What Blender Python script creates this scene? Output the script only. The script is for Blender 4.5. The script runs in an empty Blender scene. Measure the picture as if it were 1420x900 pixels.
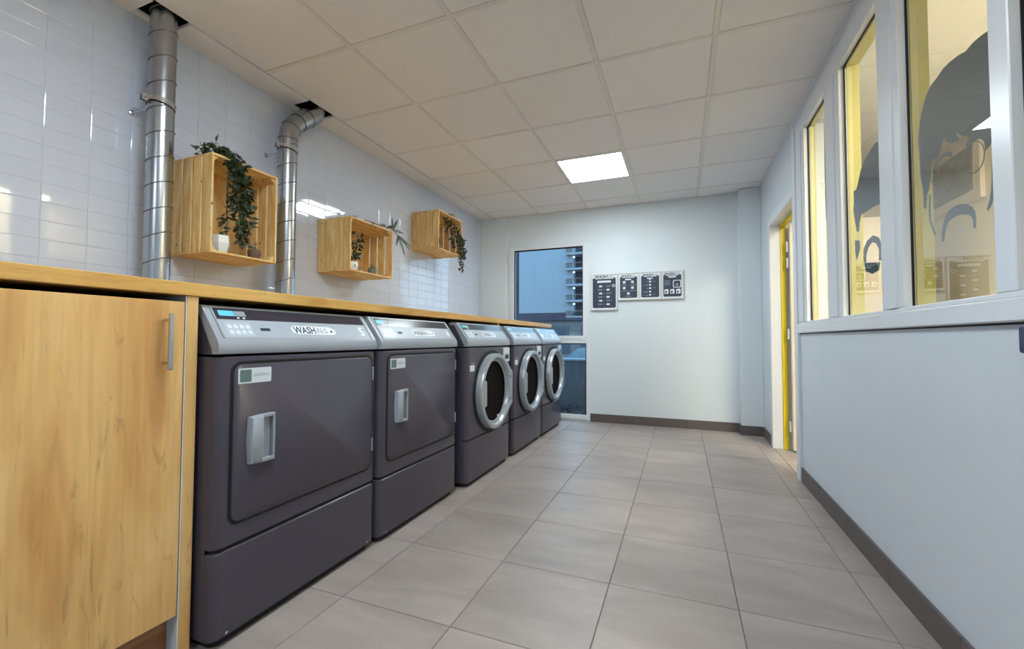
import bpy, bmesh, math, random
from mathutils import Vector, Matrix
from mathutils.geometry import tessellate_polygon
random.seed(7)
S = bpy.context.scene
C = S.collection
PI = math.pi

# ------------------------------------------------------------------ camera
H = 0.96
YAW, PIT, ROL, FPX = math.radians(-21.46), math.radians(1.92), math.radians(.15), 598.0
FW = Vector((math.sin(YAW)*math.cos(PIT), math.cos(YAW)*math.cos(PIT), math.sin(PIT)))
r0 = Vector((math.cos(YAW), -math.sin(YAW), 0)); u0 = r0.cross(FW)
RT = r0*math.cos(ROL) + u0*math.sin(ROL)
UP = -r0*math.sin(ROL) + u0*math.cos(ROL)
cam = bpy.data.cameras.new('camera'); camo = bpy.data.objects.new('camera', cam); C.objects.link(camo)
cam.sensor_fit = 'HORIZONTAL'; cam.sensor_width = 36; cam.lens = 36*FPX/1420; cam.clip_start = .02; cam.clip_end = 400
m = Matrix((RT, UP, -FW)).transposed().to_4x4(); m.translation = (0, 0, H); camo.matrix_world = m
S.camera = camo
def ray(x, y): return RT*((x-710)/FPX) - UP*((y-450)/FPX) + FW
def onX(x, y, X): d = ray(x, y); return Vector((0, 0, H)) + d*(X/d.x)
def onY(x, y, Y): d = ray(x, y); return Vector((0, 0, H)) + d*(Y/d.y)

# ------------------------------------------------------------------ world, light, exposure
w = bpy.data.worlds.new('dusk_sky'); S.world = w; w.use_nodes = True
wn = w.node_tree.nodes; wl = w.node_tree.links
bg = wn['Background']; bg.inputs[1].default_value = 2.6
bg.inputs[0].default_value = (.30, .47, .64, 1)
S.view_settings.view_transform = 'Standard'; S.view_settings.look = 'None'
S.view_settings.gamma = 1; S.view_settings.use_curve_mapping = False
S.view_settings.exposure = 1.16
LIGHT = 15.0           # emission of the ceiling panels
LIGHT2 = 42.0           # emission of the added, unseen lamp in the next room

# room dimensions
XL, XR, YB, YF, ZC = -2.424, .7555, 5.054, -3.0, 2.506

# ------------------------------------------------------------------ materials
def lin(r, g, b):
    f = lambda c: ((c/255+.055)/1.055)**2.4 if c > 10 else c/255/12.92
    return (f(r), f(g), f(b), 1)
MATS = {}
def mat(name, col, rough=.5, metal=0, spec=.5, var=0, bump=0, bscale=40, coat=0, nscale=(6, 6, 6), emit=None, estr=0, rnd=0):
    """Principled material: base colour with a soft procedural noise variation and optional fine relief."""
    if name in MATS: return MATS[name]
    M = bpy.data.materials.new(name); M.use_nodes = True
    N, L = M.node_tree.nodes, M.node_tree.links
    b = N['Principled BSDF']
    b.inputs['Roughness'].default_value = rough; b.inputs['Metallic'].default_value = metal
    b.inputs['Specular IOR Level'].default_value = spec
    if coat: b.inputs['Coat Weight'].default_value = coat; b.inputs['Coat Roughness'].default_value = .08
    tc = N.new('ShaderNodeTexCoord'); mp = N.new('ShaderNodeMapping'); mp.inputs['Scale'].default_value = nscale
    L.new(tc.outputs['Object'], mp.inputs[0])
    nz = N.new('ShaderNodeTexNoise'); nz.inputs['Scale'].default_value = 1; nz.inputs['Detail'].default_value = 5
    L.new(mp.outputs[0], nz.inputs[0])
    mx = N.new('ShaderNodeMix'); mx.data_type = 'RGBA'
    mx.inputs[6].default_value = tuple(c*(1-var) for c in col[:3])+(1,)
    mx.inputs[7].default_value = tuple(min(1, c*(1+var)) for c in col[:3])+(1,)
    L.new(nz.outputs[0], mx.inputs[0])
    out = mx.outputs[2]
    if rnd:
        oi = N.new('ShaderNodeObjectInfo'); mr = N.new('ShaderNodeMapRange')
        mr.inputs[3].default_value = 1-rnd; mr.inputs[4].default_value = 1+rnd
        L.new(oi.outputs['Random'], mr.inputs[0])
        vm = N.new('ShaderNodeVectorMath'); vm.operation = 'SCALE'
        L.new(out, vm.inputs[0]); L.new(mr.outputs[0], vm.inputs['Scale']); out = vm.outputs[0]
    L.new(out, b.inputs['Base Color'])
    if bump:
        n2 = N.new('ShaderNodeTexNoise'); n2.inputs['Scale'].default_value = bscale; n2.inputs['Detail'].default_value = 3
        L.new(tc.outputs['Object'], n2.inputs[0])
        bp = N.new('ShaderNodeBump'); bp.inputs['Strength'].default_value = bump; bp.inputs['Distance'].default_value = .002
        L.new(n2.outputs[0], bp.inputs['Height']); L.new(bp.outputs[0], b.inputs['Normal'])
    if emit:
        b.inputs['Emission Color'].default_value = emit; b.inputs['Emission Strength'].default_value = estr
    MATS[name] = M
    return M
def wood(name, c1, c2, c3, axis='z', scale=1.0, rough=.45, knots=0, rnd=.06):
    """Wood: stretched noise for grain, broad bands of tone, optional dark knots."""
    if name in MATS: return MATS[name]
    M = bpy.data.materials.new(name); M.use_nodes = True
    N, L = M.node_tree.nodes, M.node_tree.links
    b = N['Principled BSDF']; b.inputs['Roughness'].default_value = rough
    tc = N.new('ShaderNodeTexCoord'); oi = N.new('ShaderNodeObjectInfo')
    ad = N.new('ShaderNodeVectorMath'); ad.operation = 'MULTIPLY_ADD'
    cx = N.new('ShaderNodeCombineXYZ')
    for i in range(3): L.new(oi.outputs['Random'], cx.inputs[i])
    ad.inputs[1].default_value = (9, 7, 5); L.new(cx.outputs[0], ad.inputs[0]); L.new(tc.outputs['Object'], ad.inputs[2])
    def noise(sc, det, dist):
        mp = N.new('ShaderNodeMapping'); mp.inputs['Scale'].default_value = sc; L.new(ad.outputs[0], mp.inputs[0])
        n = N.new('ShaderNodeTexNoise'); n.inputs['Scale'].default_value = 1; n.inputs['Detail'].default_value = det
        n.inputs['Distortion'].default_value = dist; L.new(mp.outputs[0], n.inputs[0]); return n
    k = {'x': 0, 'y': 1, 'z': 2}[axis]
    def sc(long, cross): v = [cross*scale]*3; v[k] = long*scale; return tuple(v)
    n1 = noise(sc(1.1, 6), 5, 2.0); n3 = noise(sc(4, 26), 3, 2.5); n2 = noise(sc(3.5, 90), 3, .2)
    r1 = N.new('ShaderNodeValToRGB')
    e = r1.color_ramp.elements; e[0].position = .36; e[0].color = c2; e[1].position = .55; e[1].color = c1
    x = e.new(.45); x.color = tuple((a+bb)/2 for a, bb in zip(c1, c2)); x = e.new(.70); x.color = c3
    L.new(n1.outputs[0], r1.inputs[0])
    mr = N.new('ShaderNodeMapRange'); mr.inputs[1].default_value = .3; mr.inputs[2].default_value = .7
    mr.inputs[3].default_value = .90; mr.inputs[4].default_value = 1.06; L.new(n2.outputs[0], mr.inputs[0])
    m2 = N.new('ShaderNodeMapRange'); m2.inputs[3].default_value = 1-rnd; m2.inputs[4].default_value = 1+rnd
    L.new(oi.outputs['Random'], m2.inputs[0])
    mu = N.new('ShaderNodeMath'); mu.operation = 'MULTIPLY'; L.new(mr.outputs[0], mu.inputs[0]); L.new(m2.outputs[0], mu.inputs[1])
    vm = N.new('ShaderNodeVectorMath'); vm.operation = 'SCALE'; L.new(r1.outputs[0], vm.inputs[0]); L.new(mu.outputs[0], vm.inputs['Scale'])
    out = vm.outputs[0]
    fr_ = N.new('ShaderNodeValToRGB'); fr_.color_ramp.elements[0].position = .60; fr_.color_ramp.elements[1].position = .70
    fr_.color_ramp.elements[1].color = (.45, .45, .45, 1); L.new(n3.outputs[0], fr_.inputs[0])
    fm = N.new('ShaderNodeMix'); fm.data_type = 'RGBA'; fm.inputs[7].default_value = tuple(q*.62 for q in c2[:3])+(1,)
    L.new(fr_.outputs[0], fm.inputs[0]); L.new(out, fm.inputs[6]); out = fm.outputs[2]
    if knots:
        mp = N.new('ShaderNodeMapping'); mp.inputs['Scale'].default_value = sc(6, 9); L.new(ad.outputs[0], mp.inputs[0])
        vo = N.new('ShaderNodeTexVoronoi'); vo.inputs['Scale'].default_value = 1; L.new(mp.outputs[0], vo.inputs[0])
        rp = N.new('ShaderNodeValToRGB'); rp.color_ramp.elements[0].position = .05; rp.color_ramp.elements[1].position = .11
        L.new(vo.outputs['Distance'], rp.inputs[0])
        mx = N.new('ShaderNodeMix'); mx.data_type = 'RGBA'; mx.inputs[6].default_value = lin(88, 52, 26)
        L.new(rp.outputs[0], mx.inputs[0]); L.new(out, mx.inputs[7]); out = mx.outputs[2]
    L.new(out, b.inputs['Base Color'])
    MATS[name] = M
    return M
def glass(name, tint, ior=1.5, rough=0.0):
    """Flat pane: Fresnel mix of clear transmission and mirror reflection."""
    M = bpy.data.materials.new(name); M.use_nodes = True
    N, L = M.node_tree.nodes, M.node_tree.links
    N.remove(N['Principled BSDF'])
    tr = N.new('ShaderNodeBsdfTransparent'); tr.inputs[0].default_value = tint
    gl = N.new('ShaderNodeBsdfGlossy'); gl.inputs['Roughness'].default_value = rough; gl.inputs[0].default_value = (.95, .97, 1, 1)
    fr = N.new('ShaderNodeFresnel'); fr.inputs[0].default_value = ior
    ge = N.new('ShaderNodeNewGeometry'); om = N.new('ShaderNodeMath'); om.operation = 'SUBTRACT'; om.inputs[0].default_value = 1
    L.new(ge.outputs['Backfacing'], om.inputs[1])          # reflect once, where the ray enters the pane
    ml = N.new('ShaderNodeMath'); ml.operation = 'MULTIPLY'; L.new(fr.outputs[0], ml.inputs[0]); L.new(om.outputs[0], ml.inputs[1])
    mx = N.new('ShaderNodeMixShader'); L.new(ml.outputs[0], mx.inputs[0]); L.new(tr.outputs[0], mx.inputs[1]); L.new(gl.outputs[0], mx.inputs[2])
    L.new(mx.outputs[0], N['Material Output'].inputs[0])
    MATS[name] = M
    return M

WHITE = mat('white_paint', lin(220, 229, 235), .55, var=.015, bump=.12, bscale=120)
RWALL = mat('pale_blue_grey_paint', lin(214, 222, 230), .42, var=.02, bump=.10, bscale=90)
PVC = mat('white_pvc', lin(226, 230, 236), .3, var=.01)
CEILT = mat('ceiling_tile_fibre', lin(234, 232, 233), .9, var=.03, bump=.5, bscale=260, nscale=(9, 9, 9), rnd=.018)
CEILB = mat('ceiling_grid_paint', lin(224, 220, 216), .5, var=.03)
DARKV = mat('plenum_shade', lin(16, 14, 14), .9, var=.1)  # near-black colour stands in for the shade above the ceiling
GLAZE = mat('glazed_white_tile', lin(204, 211, 227), .045, spec=.6, var=.012, rnd=.012)
GROUT = mat('wall_grout', lin(206, 213, 226), .5, var=.03)
FGROUT = mat('floor_grout', lin(112, 103, 98), .85, var=.08)
SKIRT = mat('brown_grey_skirting_tile', lin(98, 88, 86), .5, var=.10, nscale=(5, 9, 30))
BODY = mat('plum_charcoal_enamel', lin(72, 67, 79), .30, spec=.45, var=.03, nscale=(3, 3, 3))
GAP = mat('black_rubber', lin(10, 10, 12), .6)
SILVER = mat('silver_grey_plastic', lin(150, 157, 167), .34, var=.02, spec=.5)
SILVD = mat('silver_recess_plastic', lin(140, 148, 158), .35, var=.03)
STRIP = mat('dark_display_film', lin(52, 48, 58), .16, var=.05)
LCD = mat('cyan_display', lin(90, 170, 190), .2, var=.08, emit=lin(80, 170, 190), estr=.25)
LABEL = mat('white_label', lin(205, 214, 222), .35, var=.02)
LABELG = mat('grey_green_print', lin(96, 116, 112), .5, var=.2, nscale=(60, 60, 60))
INK = mat('dark_ink', lin(26, 32, 48), .5)
LINK = mat('light_ink', lin(222, 230, 238), .5)
STEEL = mat('galvanised_steel', lin(176, 180, 186), .27, metal=1, var=.08, nscale=(14, 14, 4), bump=.05, bscale=25)
STEELD = mat('galvanised_seam', lin(120, 122, 128), .4, metal=1, var=.1)
CHROME = mat('satin_chrome', lin(206, 208, 212), .22, metal=1)
RING = mat('silver_door_ring', lin(160, 168, 176), .3, metal=.35, var=.03)
DRUMM = mat('drum_steel', lin(150, 144, 142), .35, metal=1, var=.15)
YEL = mat('yellow_paint', lin(232, 204, 40), .4, var=.03)
YELP = mat('yellow_lining_with_sheen', lin(196, 188, 108), .4, var=.03)  # yellow paint paled to carry the reflection in the glass before it
BEIGE = mat('beige_paint', lin(232, 222, 196), .6, var=.03)
DOORW = mat('cream_door_laminate', lin(226, 214, 196), .4, var=.03, nscale=(20, 20, 2))
DECAL = mat('slate_vinyl', lin(62, 68, 82), .45, var=.02)
DECALG = mat('dark_green_vinyl', lin(24, 66, 62), .45, var=.05)
POST = mat('slate_poster_print', lin(52, 60, 78), .4, var=.04)
FRAME = mat('brushed_aluminium_frame', lin(214, 214, 212), .35, var=.02)
LEAF = mat('dark_green_leaf', lin(54, 68, 46), .5, var=.45, nscale=(30, 30, 30))
LEAFO = mat('olive_leaf', lin(92, 104, 66), .5, var=.4, nscale=(30, 30, 30))
LEAFB = mat('grey_green_long_leaf', lin(56, 74, 58), .4, var=.3, nscale=(20, 20, 20))
STEM = mat('plant_stem', lin(150, 124, 84), .7, var=.2)
POTW = mat('white_ceramic', lin(226, 232, 236), .25, var=.02)
POTB = mat('brown_stoneware', lin(112, 88, 76), .7, var=.15, nscale=(40, 40, 40))
POTG = mat('grey_stoneware', lin(120, 116, 100), .7, var=.25, nscale=(50, 50, 50))
NAVY = mat('navy_plastic', lin(44, 52, 84), .4, var=.03)
CAB = wood('honey_laminate', lin(218, 176, 112), lin(198, 148, 88), lin(226, 188, 128), 'z', .9, .38, rnd=.02)
TOPW = wood('honey_worktop', lin(214, 168, 92), lin(196, 146, 72), lin(224, 184, 112), 'y', 1.3, .4, rnd=.02)
PLIN = wood('brown_plinth', lin(150, 104, 70), lin(128, 86, 56), lin(160, 116, 80), 'y', 1, .5)
PINEZ = wood('pine_upright_grain', lin(238, 202, 138), lin(224, 178, 108), lin(244, 216, 162), 'z', 2.2, .55, knots=1)
PINEY = wood('pine_long_grain', lin(238, 202, 138), lin(224, 178, 108), lin(244, 216, 162), 'y', 2.2, .55, knots=1)
GLASSW = glass('window_glass', (.86, .91, .93, 1), 1.5)
DRUM = glass('smoked_door_glass', (.66, .60, .59, 1), 1.45)
GLASSP = glass('partition_glass', (.92, .92, .88, 1), 2.3)

def tile_mat():
    M = bpy.data.materials.new('taupe_porcelain'); M.use_nodes = True
    N, L = M.node_tree.nodes, M.node_tree.links; b = N['Principled BSDF']
    tc = N.new('ShaderNodeTexCoord'); oi = N.new('ShaderNodeObjectInfo')
    cx = N.new('ShaderNodeCombineXYZ')
    for i in range(3): L.new(oi.outputs['Random'], cx.inputs[i])
    ad = N.new('ShaderNodeVectorMath'); ad.operation = 'MULTIPLY_ADD'; ad.inputs[1].default_value = (31, 17, 5)
    L.new(cx.outputs[0], ad.inputs[0]); L.new(tc.outputs['Object'], ad.inputs[2])
    def nz(sc, d):
        mp = N.new('ShaderNodeMapping'); mp.inputs['Scale'].default_value = sc; L.new(ad.outputs[0], mp.inputs[0])
        n = N.new('ShaderNodeTexNoise'); n.inputs['Scale'].default_value = 1; n.inputs['Detail'].default_value = d
        n.inputs['Distortion'].default_value = .6; L.new(mp.outputs[0], n.inputs[0]); return n
    n1 = nz((2.0, 5.5, 1), 6); n2 = nz((28, 40, 1), 4)
    rp = N.new('ShaderNodeValToRGB'); e = rp.color_ramp.elements
    e[0].position = .3; e[0].color = lin(146, 135, 129); e[1].position = .72; e[1].color = lin(170, 160, 155)
    L.new(n1.outputs[0], rp.inputs[0])
    mr = N.new('ShaderNodeMapRange'); mr.inputs[3].default_value = .93; mr.inputs[4].default_value = 1.07; L.new(n2.outputs[0], mr.inputs[0])
    m2 = N.new('ShaderNodeMapRange'); m2.inputs[3].default_value = .95; m2.inputs[4].default_value = 1.05; L.new(oi.outputs['Random'], m2.inputs[0])
    mu = N.new('ShaderNodeMath'); mu.operation = 'MULTIPLY'; L.new(mr.outputs[0], mu.inputs[0]); L.new(m2.outputs[0], mu.inputs[1])
    vm = N.new('ShaderNodeVectorMath'); vm.operation = 'SCALE'; L.new(rp.outputs[0], vm.inputs[0]); L.new(mu.outputs[0], vm.inputs['Scale'])
    L.new(vm.outputs[0], b.inputs['Base Color'])
    rr = N.new('ShaderNodeMapRange'); rr.inputs[3].default_value = .30; rr.inputs[4].default_value = .5; L.new(n1.outputs[0], rr.inputs[0])
    L.new(rr.outputs[0], b.inputs['Roughness'])
    return M
FTILE = tile_mat()

# ------------------------------------------------------------------ helpers
ORG = {}
def org(o): return ORG.get(o.name, Vector((0, 0, 0))) if o else Vector((0, 0, 0))
def tag(o, label=None, cat=None, group=None, kind=None):
    if label: o['label'] = label
    if cat: o['category'] = cat
    if group: o['group'] = group
    if kind: o['kind'] = kind
    return o
def thing(name, loc, label=None, cat=None, group=None, kind=None):
    o = bpy.data.objects.new(name, None); C.objects.link(o); o.location = loc; o.empty_display_size = .1
    ORG[o.name] = Vector(loc)
    return tag(o, label, cat, group, kind)
def link(name, me, M, parent=None, at=None):
    """at: world origin of the new object (None: same origin as its parent)."""
    o = bpy.data.objects.new(name, me); C.objects.link(o)
    if M and not me.materials: me.materials.append(M)
    po = org(parent)
    a = Vector(at) if at is not None else po
    ORG[o.name] = a
    if parent: o.parent = parent
    o.location = a - po
    return o
def put(name, bm, M, parent=None, smooth=0, at=None):
    """bm in world coordinates -> one mesh object (origin at `at`, else at the parent's origin)."""
    a = Vector(at) if at is not None else org(parent)
    bmesh.ops.translate(bm, verts=bm.verts, vec=-a)
    bmesh.ops.recalc_face_normals(bm, faces=bm.faces)
    me = bpy.data.meshes.new(name); bm.to_mesh(me); bm.free()
    if smooth:
        for p in me.polygons: p.use_smooth = True
        me.set_sharp_from_angle(angle=math.radians(smooth))
    return link(name, me, M, parent, at if at is not None else None)
def B(lo, hi, bev=0, seg=1, bm=None):
    own = bm is None
    t = bmesh.new()
    g = bmesh.ops.create_cube(t, size=1)
    lo = Vector(lo); hi = Vector(hi); c = (lo+hi)/2; s = hi-lo
    for v in t.verts: v.co = Vector((v.co.x*s.x, v.co.y*s.y, v.co.z*s.z))+c
    if bev: bmesh.ops.bevel(t, geom=list(t.edges), offset=bev, segments=seg, affect='EDGES', profile=.5)
    if own: return t
    return join(bm, t)
def join(bm, t, M=None):
    me = bpy.data.meshes.new('tmp'); t.to_mesh(me); t.free()
    if M is not None: me.transform(M)
    bm.from_mesh(me); bpy.data.meshes.remove(me); return bm
def box(name, lo, hi, M, parent=None, bev=0, seg=1, at=None, smooth=0):
    return put(name, B(lo, hi, bev, seg), M, parent, smooth, at)
def frame3(o, ex, ey, ez):
    m = Matrix((Vector(ex), Vector(ey), Vector(ez))).transposed().to_4x4(); m.translation = Vector(o); return m
def prism(pts, d, M=None, bev=0):
    """Polygon pts (x, y) at z=0 extruded to z=d (concave allowed), moved by matrix M."""
    bm = bmesh.new(); n = len(pts)
    a = [bm.verts.new((p[0], p[1], 0)) for p in pts]; b = [bm.verts.new((p[0], p[1], d)) for p in pts]
    for tri in tessellate_polygon([[Vector((p[0], p[1], 0)) for p in pts]]):
        try:
            bm.faces.new([a[i] for i in reversed(tri)]); bm.faces.new([b[i] for i in tri])
        except ValueError: pass
    for i in range(n): bm.faces.new((a[i], a[(i+1) % n], b[(i+1) % n], b[i]))
    if M is not None: bmesh.ops.transform(bm, matrix=M, verts=bm.verts)
    return bm
def rrect(x0, y0, x1, y1, r, seg=5):
    out = []
    for cx, cy, a in ((x1-r, y1-r, 0), (x0+r, y1-r, 90), (x0+r, y0+r, 180), (x1-r, y0+r, 270)):
        for k in range(seg+1):
            t = math.radians(a+90*k/seg); out.append((cx+r*math.cos(t), cy+r*math.sin(t)))
    return out
def plate(pts, d, M=None, ch=.003):
    """Like prism but with a chamfered front rim (inset by ch)."""
    bm = bmesh.new(); n = len(pts)
    cx = sum(p[0] for p in pts)/n; cy = sum(p[1] for p in pts)/n
    hx = max(abs(p[0]-cx) for p in pts); hy = max(abs(p[1]-cy) for p in pts)
    a = [bm.verts.new((p[0], p[1], 0)) for p in pts]; b = [bm.verts.new((p[0], p[1], d-ch)) for p in pts]
    c = [bm.verts.new((cx+(p[0]-cx)*(1-ch/hx), cy+(p[1]-cy)*(1-ch/hy), d)) for p in pts]
    bm.faces.new(list(reversed(a))); bm.faces.new(c)
    for q, w_ in ((a, b), (b, c)):
        for i in range(n): bm.faces.new((q[i], q[(i+1) % n], w_[(i+1) % n], w_[i]))
    if M is not None: bmesh.ops.transform(bm, matrix=M, verts=bm.verts)
    return bm
def tube(path, r, seg=10, closed=False, bm=None):
    """Tube of radius r (number or list) along a list of points."""
    bm = bm or bmesh.new(); P = [Vector(p) for p in path]; n = len(P); rings = []
    prev = None
    for i in range(n):
        if closed: t = (P[(i+1) % n]-P[i-1]).normalized()
        else: t = (P[min(i+1, n-1)]-P[max(i-1, 0)]).normalized()
        if prev is None:
            a = Vector((0, 0, 1)) if abs(t.z) < .9 else Vector((0, 1, 0)); x = t.cross(a).normalized()
        else: x = (prev-t*prev.dot(t)).normalized()
        prev = x; y = t.cross(x); rr = r[i] if isinstance(r, (list, tuple)) else r
        rings.append([bm.verts.new(P[i]+(x*math.cos(2*PI*k/seg)+y*math.sin(2*PI*k/seg))*rr) for k in range(seg)])
    m_ = n if closed else n-1
    for i in range(m_):
        A, D = rings[i], rings[(i+1) % n]
        for k in range(seg): bm.faces.new((A[k], A[(k+1) % seg], D[(k+1) % seg], D[k]))
    if not closed: bm.faces.new(list(reversed(rings[0]))); bm.faces.new(rings[-1])
    return bm
def lathe(prof, seg=32, M=None, bm=None, close=False):
    """Profile [(radius, height)] turned round z."""
    t = bmesh.new(); rings = []
    for r_, z in prof: rings.append([t.verts.new((max(r_, 1e-5)*math.cos(2*PI*k/seg), max(r_, 1e-5)*math.sin(2*PI*k/seg), z)) for k in range(seg)])
    N_ = len(rings)
    for i in range(N_ if close else N_-1):
        A, D = rings[i], rings[(i+1) % N_]
        for k in range(seg): t.faces.new((A[k], A[(k+1) % seg], D[(k+1) % seg], D[k]))
    if not close: t.faces.new(list(reversed(rings[0]))); t.faces.new(rings[-1])
    if M is not None: bmesh.ops.transform(t, matrix=M, verts=t.verts)
    if bm is None: return t
    return join(bm, t)
def text(s, size, M, shear=0, bold=0, depth=.0004, align='LEFT', sx=1):
    cu = bpy.data.curves.new('txt', 'FONT'); cu.body = s; cu.size = size; cu.shear = shear; cu.offset = bold
    cu.extrude = depth; cu.align_x = align; cu.resolution_u = 2
    o = bpy.data.objects.new('txt', cu); C.objects.link(o)
    dg = bpy.context.evaluated_depsgraph_get(); dg.update()
    me = bpy.data.meshes.new_from_object(o.evaluated_get(dg))
    bpy.data.objects.remove(o); bpy.data.curves.remove(cu)
    me.transform(M @ Matrix.Diagonal((sx, 1, 1, 1))); bm = bmesh.new(); bm.from_mesh(me); bpy.data.meshes.remove(me); return bm

# ================================================================== ROOM SHELL
FLOOR = box('floor', (XL-.2, YF-.2, -.12), (XR+2.2, YB+.2, -.003), FGROUT); tag(FLOOR, 'taupe porcelain floor of large square tiles', None, None, 'structure')
TS = .45456; xs = [-.72864+k*TS for k in range(-2, 4)]; xs = [x for x in xs if x < XR]+[XR-.001]
ys = [1.296+k*TS for k in range(-10, 9)]; ys = [y for y in ys if YF < y < YB]; ys = [YF]+ys+[YB]
tile_cache = {}
def floor_tile(x0, x1, y0, y1):
    g = .0016; key = (round(x1-x0, 4), round(y1-y0, 4))
    if key not in tile_cache:
        sx, sy = x1-x0-2*g, y1-y0-2*g
        t = B((-sx/2, -sy/2, -.01), (sx/2, sy/2, 0), .0015)
        me = bpy.data.meshes.new('floor_tile'); t.to_mesh(me); t.free(); me.materials.append(FTILE); tile_cache[key] = me
    link('floor_tile', tile_cache[key], None, FLOOR, ((x0+x1)/2, (y0+y1)/2, 0))
for i in range(len(xs)-1):
    for j in range(len(ys)-1): floor_tile(xs[i], xs[i+1], ys[j], ys[j+1])
yd = [3.53, 4.02, 4.46]
for j in range(2):
    for x0, x1 in ((XR, XR+.36), (XR+.36, XR+.81), (XR+.81, XR+1.25)): floor_tile(x0+.001, x1, yd[j], yd[j+1])

# left wall with glazed tiles
WL = box('wall_left', (XL-.2, YF, 0), (XL-.0022, YB, 3.0), GROUT); tag(WL, 'left wall covered in glossy white metro tiles', None, None, 'structure')
TW, TH = .150, .0777
g = .0005
def wt_mesh():
    bm = bmesh.new(); a, b = TW/2-g/2, TH/2-g/2; c = .0035
    lo = [bm.verts.new((-.008, y, z)) for y, z in ((-a, -b), (a, -b), (a, b), (-a, b))]
    mid = [bm.verts.new((-.0009, y, z)) for y, z in ((-a, -b), (a, -b), (a, b), (-a, b))]
    hi = [bm.verts.new((0, y, z)) for y, z in ((-a+c, -b+c), (a-c, -b+c), (a-c, b-c), (-a+c, b-c))]
    bm.faces.new(hi)
    for q, w_ in ((lo, mid), (mid, hi)):
        for i in range(4): bm.faces.new((q[i], q[(i+1) % 4], w_[(i+1) % 4], w_[i]))
    bmesh.ops.recalc_face_normals(bm, faces=bm.faces)
    me = bpy.data.meshes.new('wall_tile'); bm.to_mesh(me); bm.free(); me.materials.append(GLAZE); return me
WT = wt_mesh()
cells = []
for j in range(18):
    z = 1.128+TH*(j+.5)
    for i in range(-14, 29):
        y = .615+TW*(i+.5)
        if z+TH/2 > ZC+.03: continue
        if y+TW/2 > YB: continue
        vis = (y > .80+.0) and (z-H)*598/max(.5, (2.26*.366+y*.93)) < 480
        cells.append((0 if vis else 1, y*y+5.9+(z-H)**2, y, z))
cells.sort()
rest = bmesh.new()
for k, (nv, d2, y, z) in enumerate(cells):
    rot = (0, random.gauss(0, .0035), random.gauss(0, .0035))
    if k < 300 and not nv:
        o = link('wall_tile', WT, None, WL, (XL, y, z)); o.rotation_euler = rot
    else:
        from mathutils import Euler
        mm = Euler(rot).to_matrix().to_4x4(); mm.translation = (XL, y, z)
        me = WT.copy(); me.transform(mm); rest.from_mesh(me); bpy.data.meshes.remove(me)
o = put('wall_tile_field', rest, GLAZE, WL); o['kind'] = 'stuff'

# back wall with the window opening
WX0, WX1, WZ0, WZ1 = -2.03, -1.015, .02, 2.115
bm = B((XL-.2, YB, 0), (WX0, YB+.25, 3.0)); B((WX1, YB, 0), (XR+2.2, YB+.25, 3.0), bm=bm)
B((WX0, YB, WZ1), (WX1, YB+.25, 3.0), bm=bm); B((WX0, YB, -.1), (WX1, YB+.25, WZ0), bm=bm)
tag(put('wall_back', bm, WHITE), 'white painted back wall', None, None, 'structure')
tag(box('wall_corner_boxing', (XL, YB-.02, 0), (-2.055, YB, ZC), WHITE), 'shallow boxed strip beside the back window', None, None, 'structure')
tag(box('wall_pillar', (.558, 4.925, 0), (XR, YB, ZC), WHITE, bev=.004), 'white boxed corner pillar', None, None, 'structure')
tag(box('wall_front', (XL-.2, YF-.2, 0), (XR+2.2, YF, 3.0), WHITE), 'white wall behind the viewer', None, None, 'structure')

# right wall: solid lower part, door opening, glazed strip
DY0, DY1, DZ = 3.52, 4.43, 2.0
WTK = .16
bm = B((XR, YF, 0), (XR+WTK, DY0, 1.0)); B((XR, DY0, DZ), (XR+WTK, DY1, ZC+.1), bm=bm)
B((XR, DY1, 0), (XR+WTK, YB, ZC+.1), bm=bm); B((XR, 3.47, 1.0), (XR+WTK, DY0, ZC+.1), bm=bm)
B((XR, YF, 2.44), (XR+WTK, 3.47, ZC+.1), bm=bm); B((XR, YF, 1.0), (XR+WTK, .2, 2.44), bm=bm)
tag(put('wall_right', bm, RWALL), 'pale blue-grey right wall below the interior windows', None, None, 'structure')

# skirting
def skirt(name, lo, hi, along, label):
    t = thing(name, ((lo[0]+hi[0])/2, (lo[1]+hi[1])/2, 0), label, None, None, 'structure')
    a = 0 if along == 'x' else 1; L_ = hi[a]-lo[a]; n = max(1, round(L_/.4546))
    for k in range(n):
        p, q = list(lo), list(hi); p[a] = lo[a]+L_*k/n+.0008; q[a] = lo[a]+L_*(k+1)/n-.0008
        box('skirting_tile', p, q, SKIRT, t, .0012)
skirt('baseboard_back', (-1.0, YB-.011, 0), (.558, YB, .095), 'x', 'brown-grey tile skirting along the back wall')
skirt('baseboard_pillar', (.547, 4.914, 0), (XR-.011, 4.925, .095), 'x', 'brown-grey tile skirting on the pillar')
box('skirting_return', (.547, 4.925, 0), (.558, YB-.011, .095), SKIRT, bpy.data.objects['baseboard_pillar'])
skirt('baseboard_far', (XR-.011, 4.50, 0), (XR, 4.925, .095), 'y', 'short brown-grey skirting beside the doorway')
skirt('baseboard_right', (XR-.011, YF, 0), (XR, 3.535, .099), 'y', 'brown-grey tile skirting along the right wall')

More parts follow.
